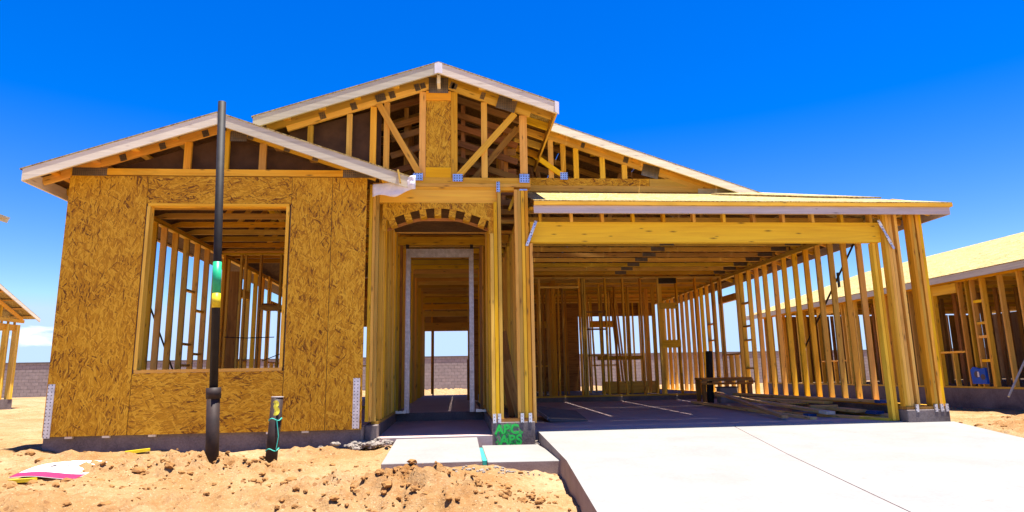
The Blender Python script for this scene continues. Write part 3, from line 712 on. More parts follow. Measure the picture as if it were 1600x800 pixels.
# ceiling joists of the garage
for i, y in enumerate([8.75, 9.3, 9.9, 10.5, 11.08, 11.6, 12.16, 12.7, 13.3, 13.84, 14.4]):
    b = B(); b.box(.92, 6.30, y - .019, y + .019, 2.785, 2.865); b.build('ceiling_joist', 'wood', H)
    if i > 3: gus(3.75, 2.83, .26, .075, y - .0215); 
    if i > 3: gus(6.1, 2.83, .3, .075, y - .0215)
B().box(.93, 1.12, 11.0, 11.2, 2.66, 2.74).build('blocking', 'fascia', H)
# back wall of the garage
gw = wall((.97, 14.72), (6.25, 14.72), .046, 2.78, [1.90, 2.84, 2.90, 2.96, 3.45, 3.86, 4.28, 4.70, 5.15, 5.60, 6.02, 6.22], dbl=False)
B().box(1.92, 2.82, 14.68, 14.76, 2.52, 2.56).build('door_head', 'wood', gw)
B().box(4.72, 5.14, 14.66, 14.76, 2.62, 2.74).build('meter_box', 'brace', gw)
B().box(4.72, 5.14, 14.66, 14.70, 2.02, 2.16).build('blocking', 'beam', gw)
B().box(4.72, 5.17, 14.66, 14.70, 1.12, 1.30).build('blocking', 'wood', gw)
for z in (.95, 1.55, 1.95): B().box(2.98, 3.44, 14.70, 14.75, z, z + .037).build('blocking', 'old_shade_wood', gw)
# rooms behind the garage
for x in (2.2, 2.45, 2.7, 3.7, 4.05, 4.4): stud(x, 16.3, .05, 2.9, 'x', None, far=True)
for x in (1.2, 1.6, 2.0): stud(x, 15.9, .05, 2.9, 'x', None, far=True)
for y in (15.2, 15.6, 16.0): stud(1.1, y, .05, 2.9, 'y', None, far=True); stud(2.3, y, .05, 2.9, 'y', None, far=True)
for y in (15.5, 16.1, 16.7): stud(5.0, y, .05, 2.9, 'y', None, far=True)
for x in (4.2, 4.7, 5.2, 5.7): stud(x, 17.6, .05, 2.9, 'x', None, far=True)
rest.box(3.9, 5.2, 16.9, 17.5, .05, .35); rest.box(3.6, 4.8, 16.5, 16.56, .9, 1.0)
for y in [15.3 + .6 * i for i in range(8)]: rest.box(.95, 6.3, y - .019, y + .019, 2.95, 3.03)
# rear wall sheathing and gable end
def bpanel(pts, y=20.26): return B().prismXZ(pts, y, y + .012).build('wall_panel', 'old_shade_wood', H)
bpanel([(-4.6, 3.0), (6.4, 3.0), (6.4, 2.85), (.6, 4.75), (-4.6, 3.0)][:2] + [(.6, 4.78)])
bpanel([(-4.6, .0), (-3.75, .0), (-3.75, 3.0), (-4.6, 3.0)]); bpanel([(-2.35, 0), (-1.1, 0), (-1.1, 3.0), (-2.35, 3.0)])
bpanel([(-3.748, 2.2), (-2.352, 2.2), (-2.352, 3.0), (-3.748, 3.0)]); bpanel([(-1.098, 1.96), (.35, 1.96), (.35, 3.0), (-1.098, 3.0)])
bpanel([(.352, 0), (3.84, 0), (3.84, 3.0), (.352, 3.0)])
for x in (4.74, 5.02, 5.6, 6.1): rest.beam((x, 20.26, .05), (x, 20.26, 2.95), SW, SD)
bpanel([(3.842, 2.35), (6.3, 2.35), (6.3, 3.0), (3.842, 3.0)])
B().box(-.74, -.69, 20.1, 20.2, .0, 1.95).build('post', 'old_shade_wood', H)
for i in range(16): rest.beam((1.0 + .17 * i + jit(.04), 15.9 + (i % 3) * .5, .05), (1.0 + .17 * i, 15.9 + (i % 3) * .5, 2.9), SW, SD)
for i in range(6): rest.beam((3.4 + .3 * i + jit(.05), 17.2 + (i % 3) * .7, .05), (3.4 + .25 * i, 17.2 + (i % 3) * .7, 2.9), SW, SD)
for i in range(7): rest.beam((-4.3 + .45 * i, 15.2 + (i % 2) * .6, .05), (-4.3 + .45 * i, 15.2 + (i % 2) * .6, 2.9), SW, SD)
for i in range(14): rest.box(.95, 6.26, 14.95 + .38 * i, 14.985 + .38 * i, 2.74, 2.83)
for i in range(14): rest.box(-1.0, .9, 10.9 + .61 * i, 10.94 + .61 * i, 2.86, 2.95)
B().box(1.05, 2.6, 15.0, 18.5, 3.04, 3.052).build('wall_panel', 'old_shade_wood', H)
ro = rest.build('stud', 'wood', H, kind='stuff')
# small litter of wires
for pts in ([(-4.3, 12.5, 1.35), (-3.9, 12.5, 1.33), (-3.4, 12.5, 1.34)], [(-3.6, 12.5, .9), (-3.3, 12.5, 1.02), (-3.0, 12.5, 1.06), (-2.7, 12.5, 1.08)], [(3.0, 14.6, 1.6), (3.0, 14.6, 1.2), (3.02, 14.62, .5)]):
    B().tube(pts, .008, 6).build('cable', 'abs', H)
vp = B(); vp.tube([(-4.9 + .0, 17, 2), (-4.9, 17, 2.01)], .01, 6)

# painted marks on the pier
blob = []
n = 60
for i in range(n):
    a = 2 * math.pi * i / n; r = 1 + .22 * noise.noise((math.cos(a) * 2.3, math.sin(a) * 2.3, 2.1)) + .16 * noise.noise((math.cos(a) * 7, math.sin(a) * 7, 5))
    blob.append((.625 + .165 * r * math.cos(a), 8.097, -.155 + .145 * r * math.sin(a)))
po = B().slab(blob, .0025, (0, 1, 0)).build('paint_patch', 'overspray', H)
def text(body, size, loc, rot, mat, name, parent, ext=.001):
    cu = bpy.data.curves.new(name, 'FONT'); cu.body = body; cu.size = size; cu.extrude = ext; cu.align_x = 'CENTER'; cu.offset = size * .035
    cu.materials.append(M[mat]); o = bpy.data.objects.new(name, cu); C.objects.link(o)
    dg = bpy.context.evaluated_depsgraph_get(); me = bpy.data.meshes.new_from_object(o.evaluated_get(dg)); bpy.data.objects.remove(o)
    o = bpy.data.objects.new(name, me); C.objects.link(o)
    o.location = V(loc) - (ORG[parent.name] if parent else V((0, 0, 0))); o.rotation_euler = rot
    if parent: o.parent = parent
    return o
text('ABC', .15, (.61, 8.094, -.135), (math.pi / 2, 0, .0), 'spray', 'lettering', po)
text('ABS', .16, (.655, 8.094, -.265), (math.pi / 2, 0, .0), 'spray', 'lettering', po)

# =================================================================== PIPES
pp = thing('plumbing_pipe', 'tall leaning black pipe with green and yellow bands in front of the window', 'pipe', (-2.42, 6.9, -.3))
B().tube([(-2.41, 6.9, -.45), (-2.448, 6.9, .46)], .0625, 20).build('lower_pipe', 'absdusty', pp, smooth=False)
B().tube([(-2.444, 6.9, .38), (-2.4485, 6.9, .49)], [.071, .071], 20).build('collar', 'absdusty', pp)
B().tube([(-2.448, 6.9, .46), (-2.555, 6.9, 3.56)], .0405, 20).build('upper_pipe', 'abs', pp)
def onp(z): return (-2.448 - (z - .46) * .0345, 6.9, z)
B().tube([onp(1.45), onp(1.78)], .0425, 20).build('band', 'green', pp, label='green band on the pipe')
B().tube([onp(1.30), onp(1.449)], .0425, 20).build('band', 'yellow', pp, label='yellow band on the pipe')
for o in pp.children:
    o.data.polygons.foreach_set('use_smooth', [len(p.vertices) == 4 for p in o.data.polygons])
p2 = thing('plumbing_pipe', 'short black pipe stub with a yellow 8 and teal cord in the sand', 'pipe', (-1.845, 6.9, -.35))
B().tube([(-1.86, 6.9, -.45), (-1.815, 6.9, .385)], .058, 20).build('pipe_body', 'absdusty', p2)
B().tube([(-1.815, 6.9, .378), (-1.8148, 6.9, .390)], .0595, 20).build('rim', 'bucket', p2)
for z in (.165, -.13):
    x = -1.86 + (z + .45) * .0539
    B().tube([(x + .061 * math.cos(a * .3142), 6.9 + .061 * math.sin(a * .3142), z + .012 * math.sin(a)) for a in range(21)], .006, 6).build('cord', 'teal', p2)
B().tube([(-1.80, 6.845, .17), (-1.775, 6.85, .0), (-1.79, 6.845, -.12)], .005, 6).build('cord', 'teal', p2)
# yellow 8 wrapped on the pipe
for cz, rr in ((.318, .032), (.248, .041)):
    vs = []; fs = []; N = 22
    for i in range(N):
        a = 2 * math.pi * i / N
        for q in (.10, 1.0):
            u = rr * q * math.cos(a); th = u / .058
            x = -1.8175 + .0592 * math.sin(th); yy = 6.9 - .0592 * math.cos(th)
            vs.append((x + .004, yy - .001, cz + rr * 1.08 * q * math.sin(a)))
    for i in range(N):
        j = (i + 1) % N; fs.append((2 * i, 2 * i + 1, 2 * j + 1, 2 * j))
    o = B().raw(vs, fs).build('painted_mark', 'lime', p2); o.modifiers.new('t', 'SOLIDIFY').thickness = .002
for o in p2.children:
    if o.name.startswith(('pipe', 'rim')): o.data.polygons.foreach_set('use_smooth', [len(p.vertices) == 4 for p in o.data.polygons])
gpipe = B().tube([(5.19, 13.2, -.08), (5.235, 13.2, .98)], .07, 18)
tag(gpipe.build('plumbing_pipe', 'abs', smooth=False), 'black vent pipe standing inside the garage behind the lumber', 'pipe')

# =================================================================== GROUND
def sm(a, b, x): t = max(0, min(1, (x - a) / (b - a))); return t * t * (3 - 2 * t)
mounds = [(-.35, 5.5, .5, .40, .16), (-.05, 5.1, .45, .4, .09), (-2.45, 6.85, .55, .32, .10), (-3.3, 6.9, .8, .3, .06), (-1.75, 6.55, .5, .3, .05), (-1.2, 5.5, .5, .5, .07), (7.4, 7.6, .8, .5, .14), (8.4, 8.6, .9, .7, .12), (6.9, 6.9, .5, .4, .06), (-4.6, 6.2, .6, .5, .06), (-5.6, 7.9, .8, .3, .10), (-4.1, 7.45, .5, .22, .07), (-3.0, 7.5, .4, .2, .06), (-1.6, 7.5, .45, .2, .06), (-3.4, 5.4, .6, .5, .07), (-2.2, 5.3, .5, .4, .08)]
def gz(x, y):
    z = -.235 - .055 * max(0, min(7.9 - y, 3.2))
    if y > 8: z = -.235
    d = noise.fractal((x * 1.1, y * 1.1, .3), 1.0, 2.0, 4) * .035 + noise.fractal((x * 5, y * 5, 2.3), .8, 2.1, 5) * .032
    far = 1 + sm(10, 30, y) * 1.5
    z += d * far
    for mx, my, sx, sy, h in mounds:
        q = ((x - mx) / sx) ** 2 + ((y - my) / sy) ** 2
        if q < 6:
            rough = 1 + .5 * noise.noise((x * 6, y * 6, mx))
            z += h * math.exp(-q) * rough + .055 * math.exp(-q * .7) * noise.fractal((x * 9, y * 9, 1), .6, 2.2, 4)
    # cut for the slabs
    ex = 1.0 if y > 6 else (.985 if y > 8 else .86 + (y - 4.2) * .07)
    inside = sm(ex + .02, ex + .14, x) * (1 - sm(6.2, 6.5, x)) * (1 - sm(8.4, 8.8, y))
    z = z * (1 - inside) + min(z, -.62) * inside
    w = sm(-.70, -.6, x) * (1 - sm(1.1, 1.2, x)) * sm(6.5, 6.6, y) * (1 - sm(9.5, 10, y))
    z = z * (1 - w) + min(z, -.42) * w
    hs = sm(-4.75, -4.6, x) * (1 - sm(6.3, 6.5, x)) * sm(8.0, 8.3, y) * (1 - sm(20.2, 20.6, y))
    z = z * (1 - hs) + min(z, -.5) * hs
    e = sm(.3, .95, x) * (1 - sm(1.0, 1.4, x)) * (1 - sm(6.4, 6.8, y)); z -= .06 * e
    return z
def axis(segs):
    out = [segs[0][0]]
    for a, b, s_ in segs:
        n = max(1, round((b - a) / s_)); out += [a + (b - a) * (i + 1) / n for i in range(n)]
    return out
gx = axis([(-3000, -300, 500), (-300, -60, 40), (-60, -16, 3), (-16, -7, .5), (-7, -4.9, .09), (-4.9, 1.2, .033), (1.2, 5.6, .5), (5.6, 9.6, .06), (9.6, 14, .5), (14, 60, 4), (60, 300, 40), (300, 3000, 500)])
gy = axis([(-200, -20, 40), (-20, 0, 4), (0, 3.2, .4), (3.2, 8.2, .033), (8.2, 11, .1), (11, 24, .5), (24, 60, 3), (60, 300, 40), (300, 4000, 500)])
me = bpy.data.meshes.new('ground'); nxg, nyg = len(gx), len(gy)
me.from_pydata([(x, y, gz(x, y) if abs(x) < 80 and -10 < y < 80 else -.235) for y in gy for x in gx], [], [(j * nxg + i, j * nxg + i + 1, (j + 1) * nxg + i + 1, (j + 1) * nxg + i) for j in range(nyg - 1) for i in range(nxg - 1)])
me.polygons.foreach_set('use_smooth', [True] * len(me.polygons)); me.materials.append(M['dirt'])
at = me.attributes.new('fresh_soil', 'FLOAT', 'POINT'); vals = []
for y in gy:
    for x in gx:
        q = 0.0
        for mx, my, sx, sy, h in mounds: q = max(q, min(1, h * 6.5) * math.exp(-.8 * (((x - mx) / sx) ** 2 + ((y - my) / sy) ** 2)))
        vals.append(q)
at.data.foreach_set('value', vals)
g = bpy.data.objects.new('ground', me); C.objects.link(g); g['kind'] = 'structure'

# walkway and driveway
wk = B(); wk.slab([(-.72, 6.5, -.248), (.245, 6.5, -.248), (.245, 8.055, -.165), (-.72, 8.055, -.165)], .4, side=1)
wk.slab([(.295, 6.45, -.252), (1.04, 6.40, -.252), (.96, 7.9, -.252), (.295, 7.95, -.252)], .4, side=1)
wo = wk.build('walkway', ['drive', 'shadeside'], kind='structure', bevel=.006)
B().box(.25, .29, 6.55, 7.7, -.30, -.252).build('expansion_strip', 'teal', wo)
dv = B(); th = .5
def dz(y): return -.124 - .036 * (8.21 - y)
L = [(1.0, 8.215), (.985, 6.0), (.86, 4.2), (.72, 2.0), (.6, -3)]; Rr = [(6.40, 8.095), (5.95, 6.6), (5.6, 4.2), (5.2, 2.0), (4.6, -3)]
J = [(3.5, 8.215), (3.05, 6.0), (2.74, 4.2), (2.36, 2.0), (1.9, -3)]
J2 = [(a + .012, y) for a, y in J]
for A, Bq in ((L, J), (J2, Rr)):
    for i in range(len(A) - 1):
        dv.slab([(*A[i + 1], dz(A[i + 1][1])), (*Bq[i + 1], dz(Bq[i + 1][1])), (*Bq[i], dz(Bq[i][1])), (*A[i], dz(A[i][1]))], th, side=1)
do = dv.build('driveway', ['drive', 'shadeside'], kind='structure')
jf = B()
for i in range(len(J) - 1): jf.slab([(*J[i + 1], dz(J[i + 1][1]) - .005), (*J2[i + 1], dz(J2[i + 1][1]) - .005), (*J2[i], dz(J2[i][1]) - .005), (*J[i], dz(J[i][1]) - .005)], .05)
jf.build('control_joint', 'slab', do)

# clods
def lump(b, c, r, seed, sq=.65):
    bm = bmesh.new(); bmesh.ops.create_icosphere(bm, subdivisions=2 if r > .02 else 1, radius=1)
    q = random.uniform(.7, 1.3)
    vs = []
    for v in bm.verts:
        d = v.co.normalized(); k = r * (1 + .45 * noise.noise(d * 1.7 + V((seed, 0, 0))) + .25 * noise.noise(d * 4 + V((0, seed, 0))))
        vs.append((c[0] + d.x * k * q, c[1] + d.y * k, c[2] + d.z * k * sq))
    fs = [tuple(x.index for x in f_.verts) for f_ in bm.faces]; bm.free(); b.raw(vs, fs)
cl = B()
spots = [(-.3, 5.4, .7, .6, 520), (-2.5, 6.7, .9, .4, 320), (-1.2, 5.8, 1.2, .8, 240), (-3.6, 5.8, 1.2, 1.0, 220), (.5, 5.3, .5, .8, 110), (7.3, 7.5, 1.0, .8, 320), (8.6, 8.6, .9, .9, 120), (-4.8, 7.4, .8, .8, 100)]
for cx, cy, sx, sy, n in spots:
    for i in range(n):
        x, y = random.gauss(cx, sx * .6), random.gauss(cy, sy * .6)
        if (.85 < x < 6.3 and y < 8.3) or (-.8 < x < 1.1 and y > 6.4) or (y > 7.85 and -4.8 < x < 6.4) or y < 3.4: continue
        r = .005 + .024 * random.random() ** 3.2
        lump(cl, (x, y, gz(x, y) + r * .3), r, random.random() * 90)
cl.build('dirt_crumbs', 'clod', kind='stuff', smooth=False)
n = 0
while n < 46:
    cx, cy, sx, sy, _ = random.choice(spots); x, y = random.gauss(cx, sx * .5), random.gauss(cy, sy * .5)
    if (.8 < x < 6.4 and y < 8.3) or (-.85 < x < 1.1 and y > 6.3) or (y > 7.75 and -4.8 < x < 6.4) or y < 3.8: continue
    r = random.uniform(.025, .055); b = B(); lump(b, (x, y, gz(x, y) + r * .25), r, n * 3.7)
    o = b.build('dirt_clod', 'clod'); tag(o, 'loose brown clod of dirt on the sandy ground', 'dirt clod', 'loose clods on the sand'); n += 1
for cx, cy, sx, sy, n, cz in ((-1.0, 7.85, .22, .1, 70, 0), (1.0, 7.95, .03, .12, 0, -.3), (.35, 6.25, .5, .08, 30, 0)):
    pass
rb = B()
for i in range(110):
    x, y = random.gauss(-1.05, .16), random.uniform(7.75, 8.05)
    if -1.12 < x < -.74 or x < -1.12 and y < 7.9: lump(rb, (x, y if x > -1.1 else y - .08, gz(x, y) + .03 + random.random() * .04), random.uniform(.015, .04), i)
for i in range(40): lump(rb, (.975 + jit(.02), random.uniform(7.92, 8.2), -.36 + random.random() * .12), random.uniform(.012, .03), i + .4)
for i in range(70):
    x, y = random.gauss(.3, .3), random.gauss(6.3, .07)
    if x < .85 and y < 6.4: lump(rb, (x, y, gz(x, y) + .005), random.uniform(.006, .02), i + .7)
rb.build('concrete_rubble', 'rubble', kind='stuff')

# =================================================================== LOOSE THINGS
def board(label, p0, p1, w, th, mat='old_shade_wood', ends=None, group='loose boards in the garage', flat=True):
    b = B(); b.beam(p0, p1, w, th, (0, 0, 1))
    o = b.build('lumber_board', mat); tag(o, label, 'board', group)
    p0, p1 = V(p0), V(p1); d = (p1 - p0).normalized()
    if ends:
        e = B(); e.beam(p1 - d * ends[1], p1 + d * .003, w + .004, th + .004, (0, 0, 1)); e.build('coloured_end', ends[0], o)
    return o
board('long board at the left of the lumber pile, its cut end nearest the driveway joint', (4.72, 12.9, -.03), (4.88, 8.75, -.10), .10, .04, 'palewood')
board('thin board lying crosswise on top of the left end of the pile, tilted down', (5.02, 12.4, .16), (4.50, 8.8, -.07), .09, .038, 'palewood')
board('pale ended board resting slantwise on the front of the lumber pile', (4.88, 12.0, .13), (5.28, 9.0, -.045), .14, .038, 'palewood', ends=('fascia', .16))
board('board with an end coloured sunlit yellow, poking out of the shade', (5.00, 9.9, -.075), (5.72, 8.30, -.105), .14, .038, 'palewood', ends=('sunend', .42))  # yellow end sleeve stands in for sunlight on the board
board('longest board along the back of the pile with a blue end', (5.62, 13.2, .11), (6.16, 9.1, .09), .14, .038, 'palewood', ends=('bluepaint', .10))
board('second board behind the pile below the longest one', (5.35, 12.4, .06), (5.9, 10.1, .045), .18, .038, 'palewood')
board('short wide plank on the middle of the pile', (5.60, 10.0, -.005), (5.80, 9.1, -.035), .20, .038, 'palewood')
board('board with a blue painted end under the short wide plank', (5.72, 10.6, -.03), (5.98, 8.95, -.055), .14, .038, 'palewood', ends=('bluepaint', .2))
board('lowest board at the right of the pile beside the garage corner', (5.85, 11.2, -.085), (6.10, 8.6, -.09), .12, .038, 'palewood', ends=('bluepaint', .12))
board('blue ended board lying flat under the pale ended board', (4.95, 11.2, -.07), (5.15, 9.25, -.09), .14, .038, 'palewood', ends=('bluepaint', .12))
board('short block of timber lying across the middle of the pile', (5.40, 9.75, .0), (5.75, 9.6, .005), .10, .06, 'palewood')
b = B(); b.slab([(5.28, 10.3, .03), (5.66, 10.25, .03), (5.68, 10.6, .07), (5.30, 10.65, .07)], .012); tag(b.build('board_offcut', 'osb'), 'square strand board offcut among the lumber in the garage', 'offcut')
# timber leaning in the gap beside the porch
board('timber plank leaning in the gap between porch post and garage post', (.78, 8.9, .02), (.62, 9.1, 1.15), .03, .20, 'old_shade_wood', group='planks leaning beside the porch')
board('darker plank leaning crosswise low in the gap beside the porch', (.84, 8.75, .02), (.66, 8.85, .75), .03, .13, 'old_shade_wood', group='planks leaning beside the porch')
# sheet on the garage floor
ob = thing('sheet_panel', 'dark sheet panel lying tilted on the garage floor behind the post', 'panel', (1.6, 11, -.1))
B().slab([(1.12, 10.2, .10), (1.30, 9.3, -.06), (1.86, 9.35, -.085), (1.92, 10.6, -.02)], .03).build('sheet', 'cap', ob)
B().beam((1.10, 10.2, .105), (1.28, 9.29, -.05), .012, .045, (0, 0, 1)).build('edge_strip', 'bucket', ob)
# bench at the back of the garage
be = thing('workbench', 'low wooden work bench with slotted rail at the back of the garage', 'bench', (5.45, 13.0, -.07))
bt = B(); bt.box(4.92, 5.98, 12.9, 13.3, .40, .44); bt.build('bench_top', 'old_shade_wood', be)
ra = B(); ra.box(4.92, 5.98, 12.86, 12.898, .30, .34); ra.box(4.92, 5.98, 12.86, 12.898, .372, .41)
for x in (4.95, 5.2, 5.47, 5.72, 5.95): ra.box(x - .06, x + .06, 12.861, 12.897, .3405, .3715)
ra.build('rail', 'old_shade_wood', be)
for x in (4.97, 5.93):
    for y in (12.93, 13.25): B().box(x - .04, x + .04, y - .02, y + .02, -.06, .30 if y < 13 else .399).build('leg', 'old_shade_wood', be)
bk = thing('storage_bin', 'grey plastic bin under the work bench in the garage', 'bin', (5.5, 13.1, -.065))
b = B(); b.slab([(5.33, 12.98, .23), (5.68, 12.98, .23), (5.68, 13.2, .23), (5.33, 13.2, .23)], .295); b.build('bin_body', 'bucket', bk)
b = B(); b.box(5.31, 5.70, 12.96, 13.22, .231, .255); b.build('lid', 'ink', bk)
# dropped site sign
sg = thing('site_sign', 'white sign board with crimson border lying on the sand at the left', 'sign', (-3.8, 6.9, -.3))
nx, ny = 14, 10
c00, c10, c11, c01 = V((-4.02, 6.45, 0)), V((-3.43, 6.42, 0)), V((-3.48, 7.62, 0)), V((-4.10, 7.42, 0))
def sgp(u, v):
    p = c00 * (1 - u) * (1 - v) + c10 * u * (1 - v) + c11 * u * v + c01 * (1 - u) * v
    return (p.x, p.y, -.278 + .045 * math.sin(math.pi * (.1 + .9 * v)) * .9 + .03 * v - .015 * u + .012 * math.sin(u * 5))
def strip(u0, u1, v0, v1, name, mat, lift=0.0, th=.005):
    vs = []; fs = []
    for j in range(ny + 1):
        for i in range(nx + 1):
            p = sgp(u0 + (u1 - u0) * i / nx, v0 + (v1 - v0) * j / ny); vs.append((p[0], p[1], p[2] + lift))
    for j in range(ny):
        for i in range(nx): a = j * (nx + 1) + i; fs.append((a, a + 1, a + nx + 2, a + nx + 1))
    o = B().raw(vs, fs).build(name, mat, sg, smooth=True); md = o.modifiers.new('t', 'SOLIDIFY'); md.thickness = th; md.offset = -1
strip(0, 1, 0, 1, 'sign_face', 'white')
strip(0.0, 1, 0.0, .13, 'printed_border', 'crimson', .004, .002)
for k in range(9):
    u, v = random.uniform(.2, .75), random.uniform(.3, .75); strip(u, u + random.uniform(.02, .09), v, v + .025, 'printed_line', 'ink', .004, .002)
for i, (x, y, a) in enumerate(((-3.52, 7.75, .5), (-3.86, 6.38, -.2))):
    b = B(); z = gz(x, y) + .02
    b.beam((x - .12 * math.cos(a), y - .12 * math.sin(a), z), (x + .12 * math.cos(a), y + .12 * math.sin(a), z + .015), .05, .03, (0, 0, 1))
    tag(b.build('wood_scrap', 'yellow'), ('yellow wooden scrap behind the dropped sign', 'yellow scrap under the crimson edge of the dropped sign')[i], 'scrap')

# =================================================================== BLOCK WALL
bw = thing('block_wall', 'long grey concrete block boundary wall behind the houses', 'wall', (0, 42, -.3))
B().slab([(-70, 42, -.45), (70, 42, -.45), (70, 42, 1.76), (-70, 42, 1.76)], .2, (0, 1, 0)).build('wall_face', 'block', bw)
B().box(-70, 70, 41.97, 42.22, 1.762, 1.84).build('wall_cap', 'cap', bw)

# =================================================================== RIGHT HOUSE
N = thing('neighbour_house', 'framed house at the right with tan strand board roof and open stud wall', 'house', (13.5, 14, -.35))
NX = 10.0
NY0, NY1 = 3.0, 20.6
nf = B(); nf.box(NX - .02, 18.2, NY0, NY1, -.6, .15); nf.build('foundation', 'stem', N)
b = B(); b.box(NX, NX + .09, NY0, NY1, .152, .19); b.box(NX, NX + .09, NY0, NY1, 2.275, 2.312); b.box(NX + .002, NX + .088, NY0, NY1, 2.236, 2.273); nw = b.build('wall_frame', 'wood', N)
opens = [(12.1, 12.74, .88, 2.04), (16.1, 17.2, .8, 2.04), (7.8, 9.0, .8, 2.04)]
y = 6.2
ny = []
while y < 20.6: ny.append(y); y += .405
for y in ny + [12.06, 12.78, 16.06, 17.24, 11.5, 11.74]:
    if any(a < y < c for a, c, _, _ in opens): continue
    B().beam((NX + .045, y, .1905), (NX + .045 + jit(.008), y + jit(.008), 2.235), SD, SW).build('stud', 'wood', nw)
for a, c, z0, z1 in opens:
    B().box(NX - .012, NX + .08, a, c, z1 + .002, z1 + .19).build('header_beam', 'beam', nw)
    B().box(NX, NX + .09, a, c, z0 - .037, z0).build('sill', 'wood', nw)
    B().box(NX, NX + .088, (a + c) / 2 - .018, (a + c) / 2 + .018, .191, z0 - .038).build('stud', 'wood', nw)
for z in (.65, 1.1, 1.36, 1.78): B().box(NX + .01, NX + .07, 11.52, 11.72, z, z + .05).build('blocking', 'beam', nw)
r2 = B()
for y in [5.0 + .62 * i for i in range(26)]:
    r2.beam((12.4, y, .16), (12.4, y, 2.3), SD, SW)
    if i if False else True: r2.beam((15.5, y + .2, .16), (15.5, y + .2, 2.3), SD, SW)
for x in [10.5 + .5 * i for i in range(8)]:
    for yy in (8.6, 13.4, 17.0): r2.beam((x, yy, .16), (x, yy, 2.3), SW, SD)
for x in [10.2 + .45 * i for i in range(17)]: r2.beam((x, NY1 - .05, .16), (x, NY1 - .05, 2.3), SW, SD)
for i in range(9):
    ya = 4.2 + i * 1.85
    r2.box(18.0, 18.012, ya, ya + 1.45, .16, 2.3)
for i in range(7):
    r2.box(10.6 + i * 1.0, 11.35 + i * 1.0, NY1 - .03, NY1 - .018, .16, 2.3)
r2.build('stud', 'old_shade_wood', N, kind='stuff')
NE, NZ, NRX = 9.66, 2.36, 14.0
def nz_(x): return NZ + (min(x, 2 * NRX - x) - NE) * .338
for a, c in ((NY0 - .3, 7.3), (7.305, 12.18), (12.185, 17.0), (17.005, NY1 + .35)):
    B().slab([(NE, a, NZ), (NRX, a, nz_(NRX)), (NRX, c, nz_(NRX)), (NE, c, NZ)], .015).build('roof_deck', 'roofosb', N)
B().slab([(NRX, NY0 - .3, nz_(NRX)), (2 * NRX - NE, NY0 - .3, NZ), (2 * NRX - NE, NY1 + .35, NZ), (NRX, NY1 + .35, nz_(NRX))], .015).build('roof_deck', 'roofosb', N)
B().box(NE + .005, NE + .033, NY0 - .3, NY1 + .34, NZ - .135, NZ - .016).build('fascia', 'fascia', N)
B().slab([(NE + .04, NY1 + .30, NZ - .016), (NRX, NY1 + .30, nz_(NRX) - .016), (NRX, NY1 + .30, nz_(NRX) - .14), (NE + .04, NY1 + .30, NZ - .13)], .03, (0, 1, 0)).build('fascia', 'fascia', N)
for y in [NY0 + .2 + .61 * i for i in range(29)]:
    b = B(); b.beam((NE + .036, y, NZ - .06), (NRX, y, nz_(NRX) - .07), .037, .085, (0, 0, 1)); b.box(NX, 17.9, y - .018, y + .018, 2.315, 2.40); b.build('roof_truss', 'wood', N)
b = B(); b.slab([(NX - .05, 11.60, .24), (NX - .05, 11.95, .24), (NX - .05, 11.97, .5), (NX - .05, 11.9, .56), (NX - .05, 11.75, .52), (NX - .05, 11.62, .54)], .05, (1, 0, 0)); bx = b.build('meter_box', 'blue', N, label='blue box on the stud wall')
for y, z, r in ((11.82, .42, .065), (11.68, .37, .055)):
    B().tube([(NX - .053, y, z), (NX - .048, y, z)], r, 16).build('opening', 'ink', bx)
B().box(NX - .058, NX - .054, 11.76, 11.80, .37, .47).build('tag', 'white', bx)
B().tube([(NX - .6, 10.55, .05), (NX + .1, 10.8, .75)], .018, 8).build('brace', 'fascia', N)
for x, y, h in ((12.2, 12.9 + 3, .45), (11.6, 18.6, .45)):
    B().tube([(x, y, nz_(x) - .1), (x, y, nz_(x) + h)], .04, 10).build('vent_pipe', 'abs', N)

# =================================================================== LEFT HOUSE
W = thing('neighbour_house', 'framed house at the far left with a sloping eave over bare corner posts', 'house', (-16, 17, -.35))
b = B(); b.box(-24, -13.95, 12.2, 22.1, -.6, .1); b.box(-24, -8.6, 4, 12.1, -.6, .1); b.build('foundation', 'stem', W)
for x, y in ((-14.0, 22.0), (-14.0, 21.92), (-14.02, 21.55), (-14.0, 21.47), (-14.1, 20.6), (-14.9, 22.0), (-15.3, 22.0)): B().beam((x, y, .1), (x, y, 2.42), .14, .07).build('post', 'wood', W)
B().box(-14.07, -13.98, 14, 22.05, 2.25, 2.42).build('porch_beam', 'beam', W)
B().box(-14.06, -13.99, 14, 22.3, 2.50, 2.60).build('truss_chord', 'wood', W)
B().box(-20, -13.99, 22.0, 22.09, 2.25, 2.42).build('porch_beam', 'beam', W)
for y in (14.4, 15.2, 16, 16.8, 17.6, 18.4, 19.2, 20, 20.6, 21.2): B().box(-14.05, -14.0, y - .04, y + .04, 2.60, 2.60 + (22.2 - y) * .38).build('truss_web', 'wood', W)
for y in [21.9 - .3 * i for i in range(20)]: B().box(-14.06, -14.0, y - .02, y + .02, 2.42, 2.50).build('blocking', 'wood', W)
B().slab([(-13.6, 22.45, 2.66), (-13.6, 17.5, 2.66 + 4.95 * .42), (-20, 17.5, 2.66 + 4.95 * .42), (-20, 22.45, 2.66)], .02).build('roof_deck', 'roofosb', W)
B().slab([(-13.62, 22.44, 2.64), (-13.62, 17.5, 2.64 + 4.94 * .42), (-13.62, 17.5, 2.64 + 4.94 * .42 - .12), (-13.62, 22.44, 2.54)], .03, (1, 0, 0)).build('fascia', 'fascia', W)
B().beam((-14.0, 22.2, 2.6), (-14.0, 17.5, 2.6 + 4.7 * .42 - .05), .05, .1, (0, 0, 1)).build('truss_chord', 'wood', W)
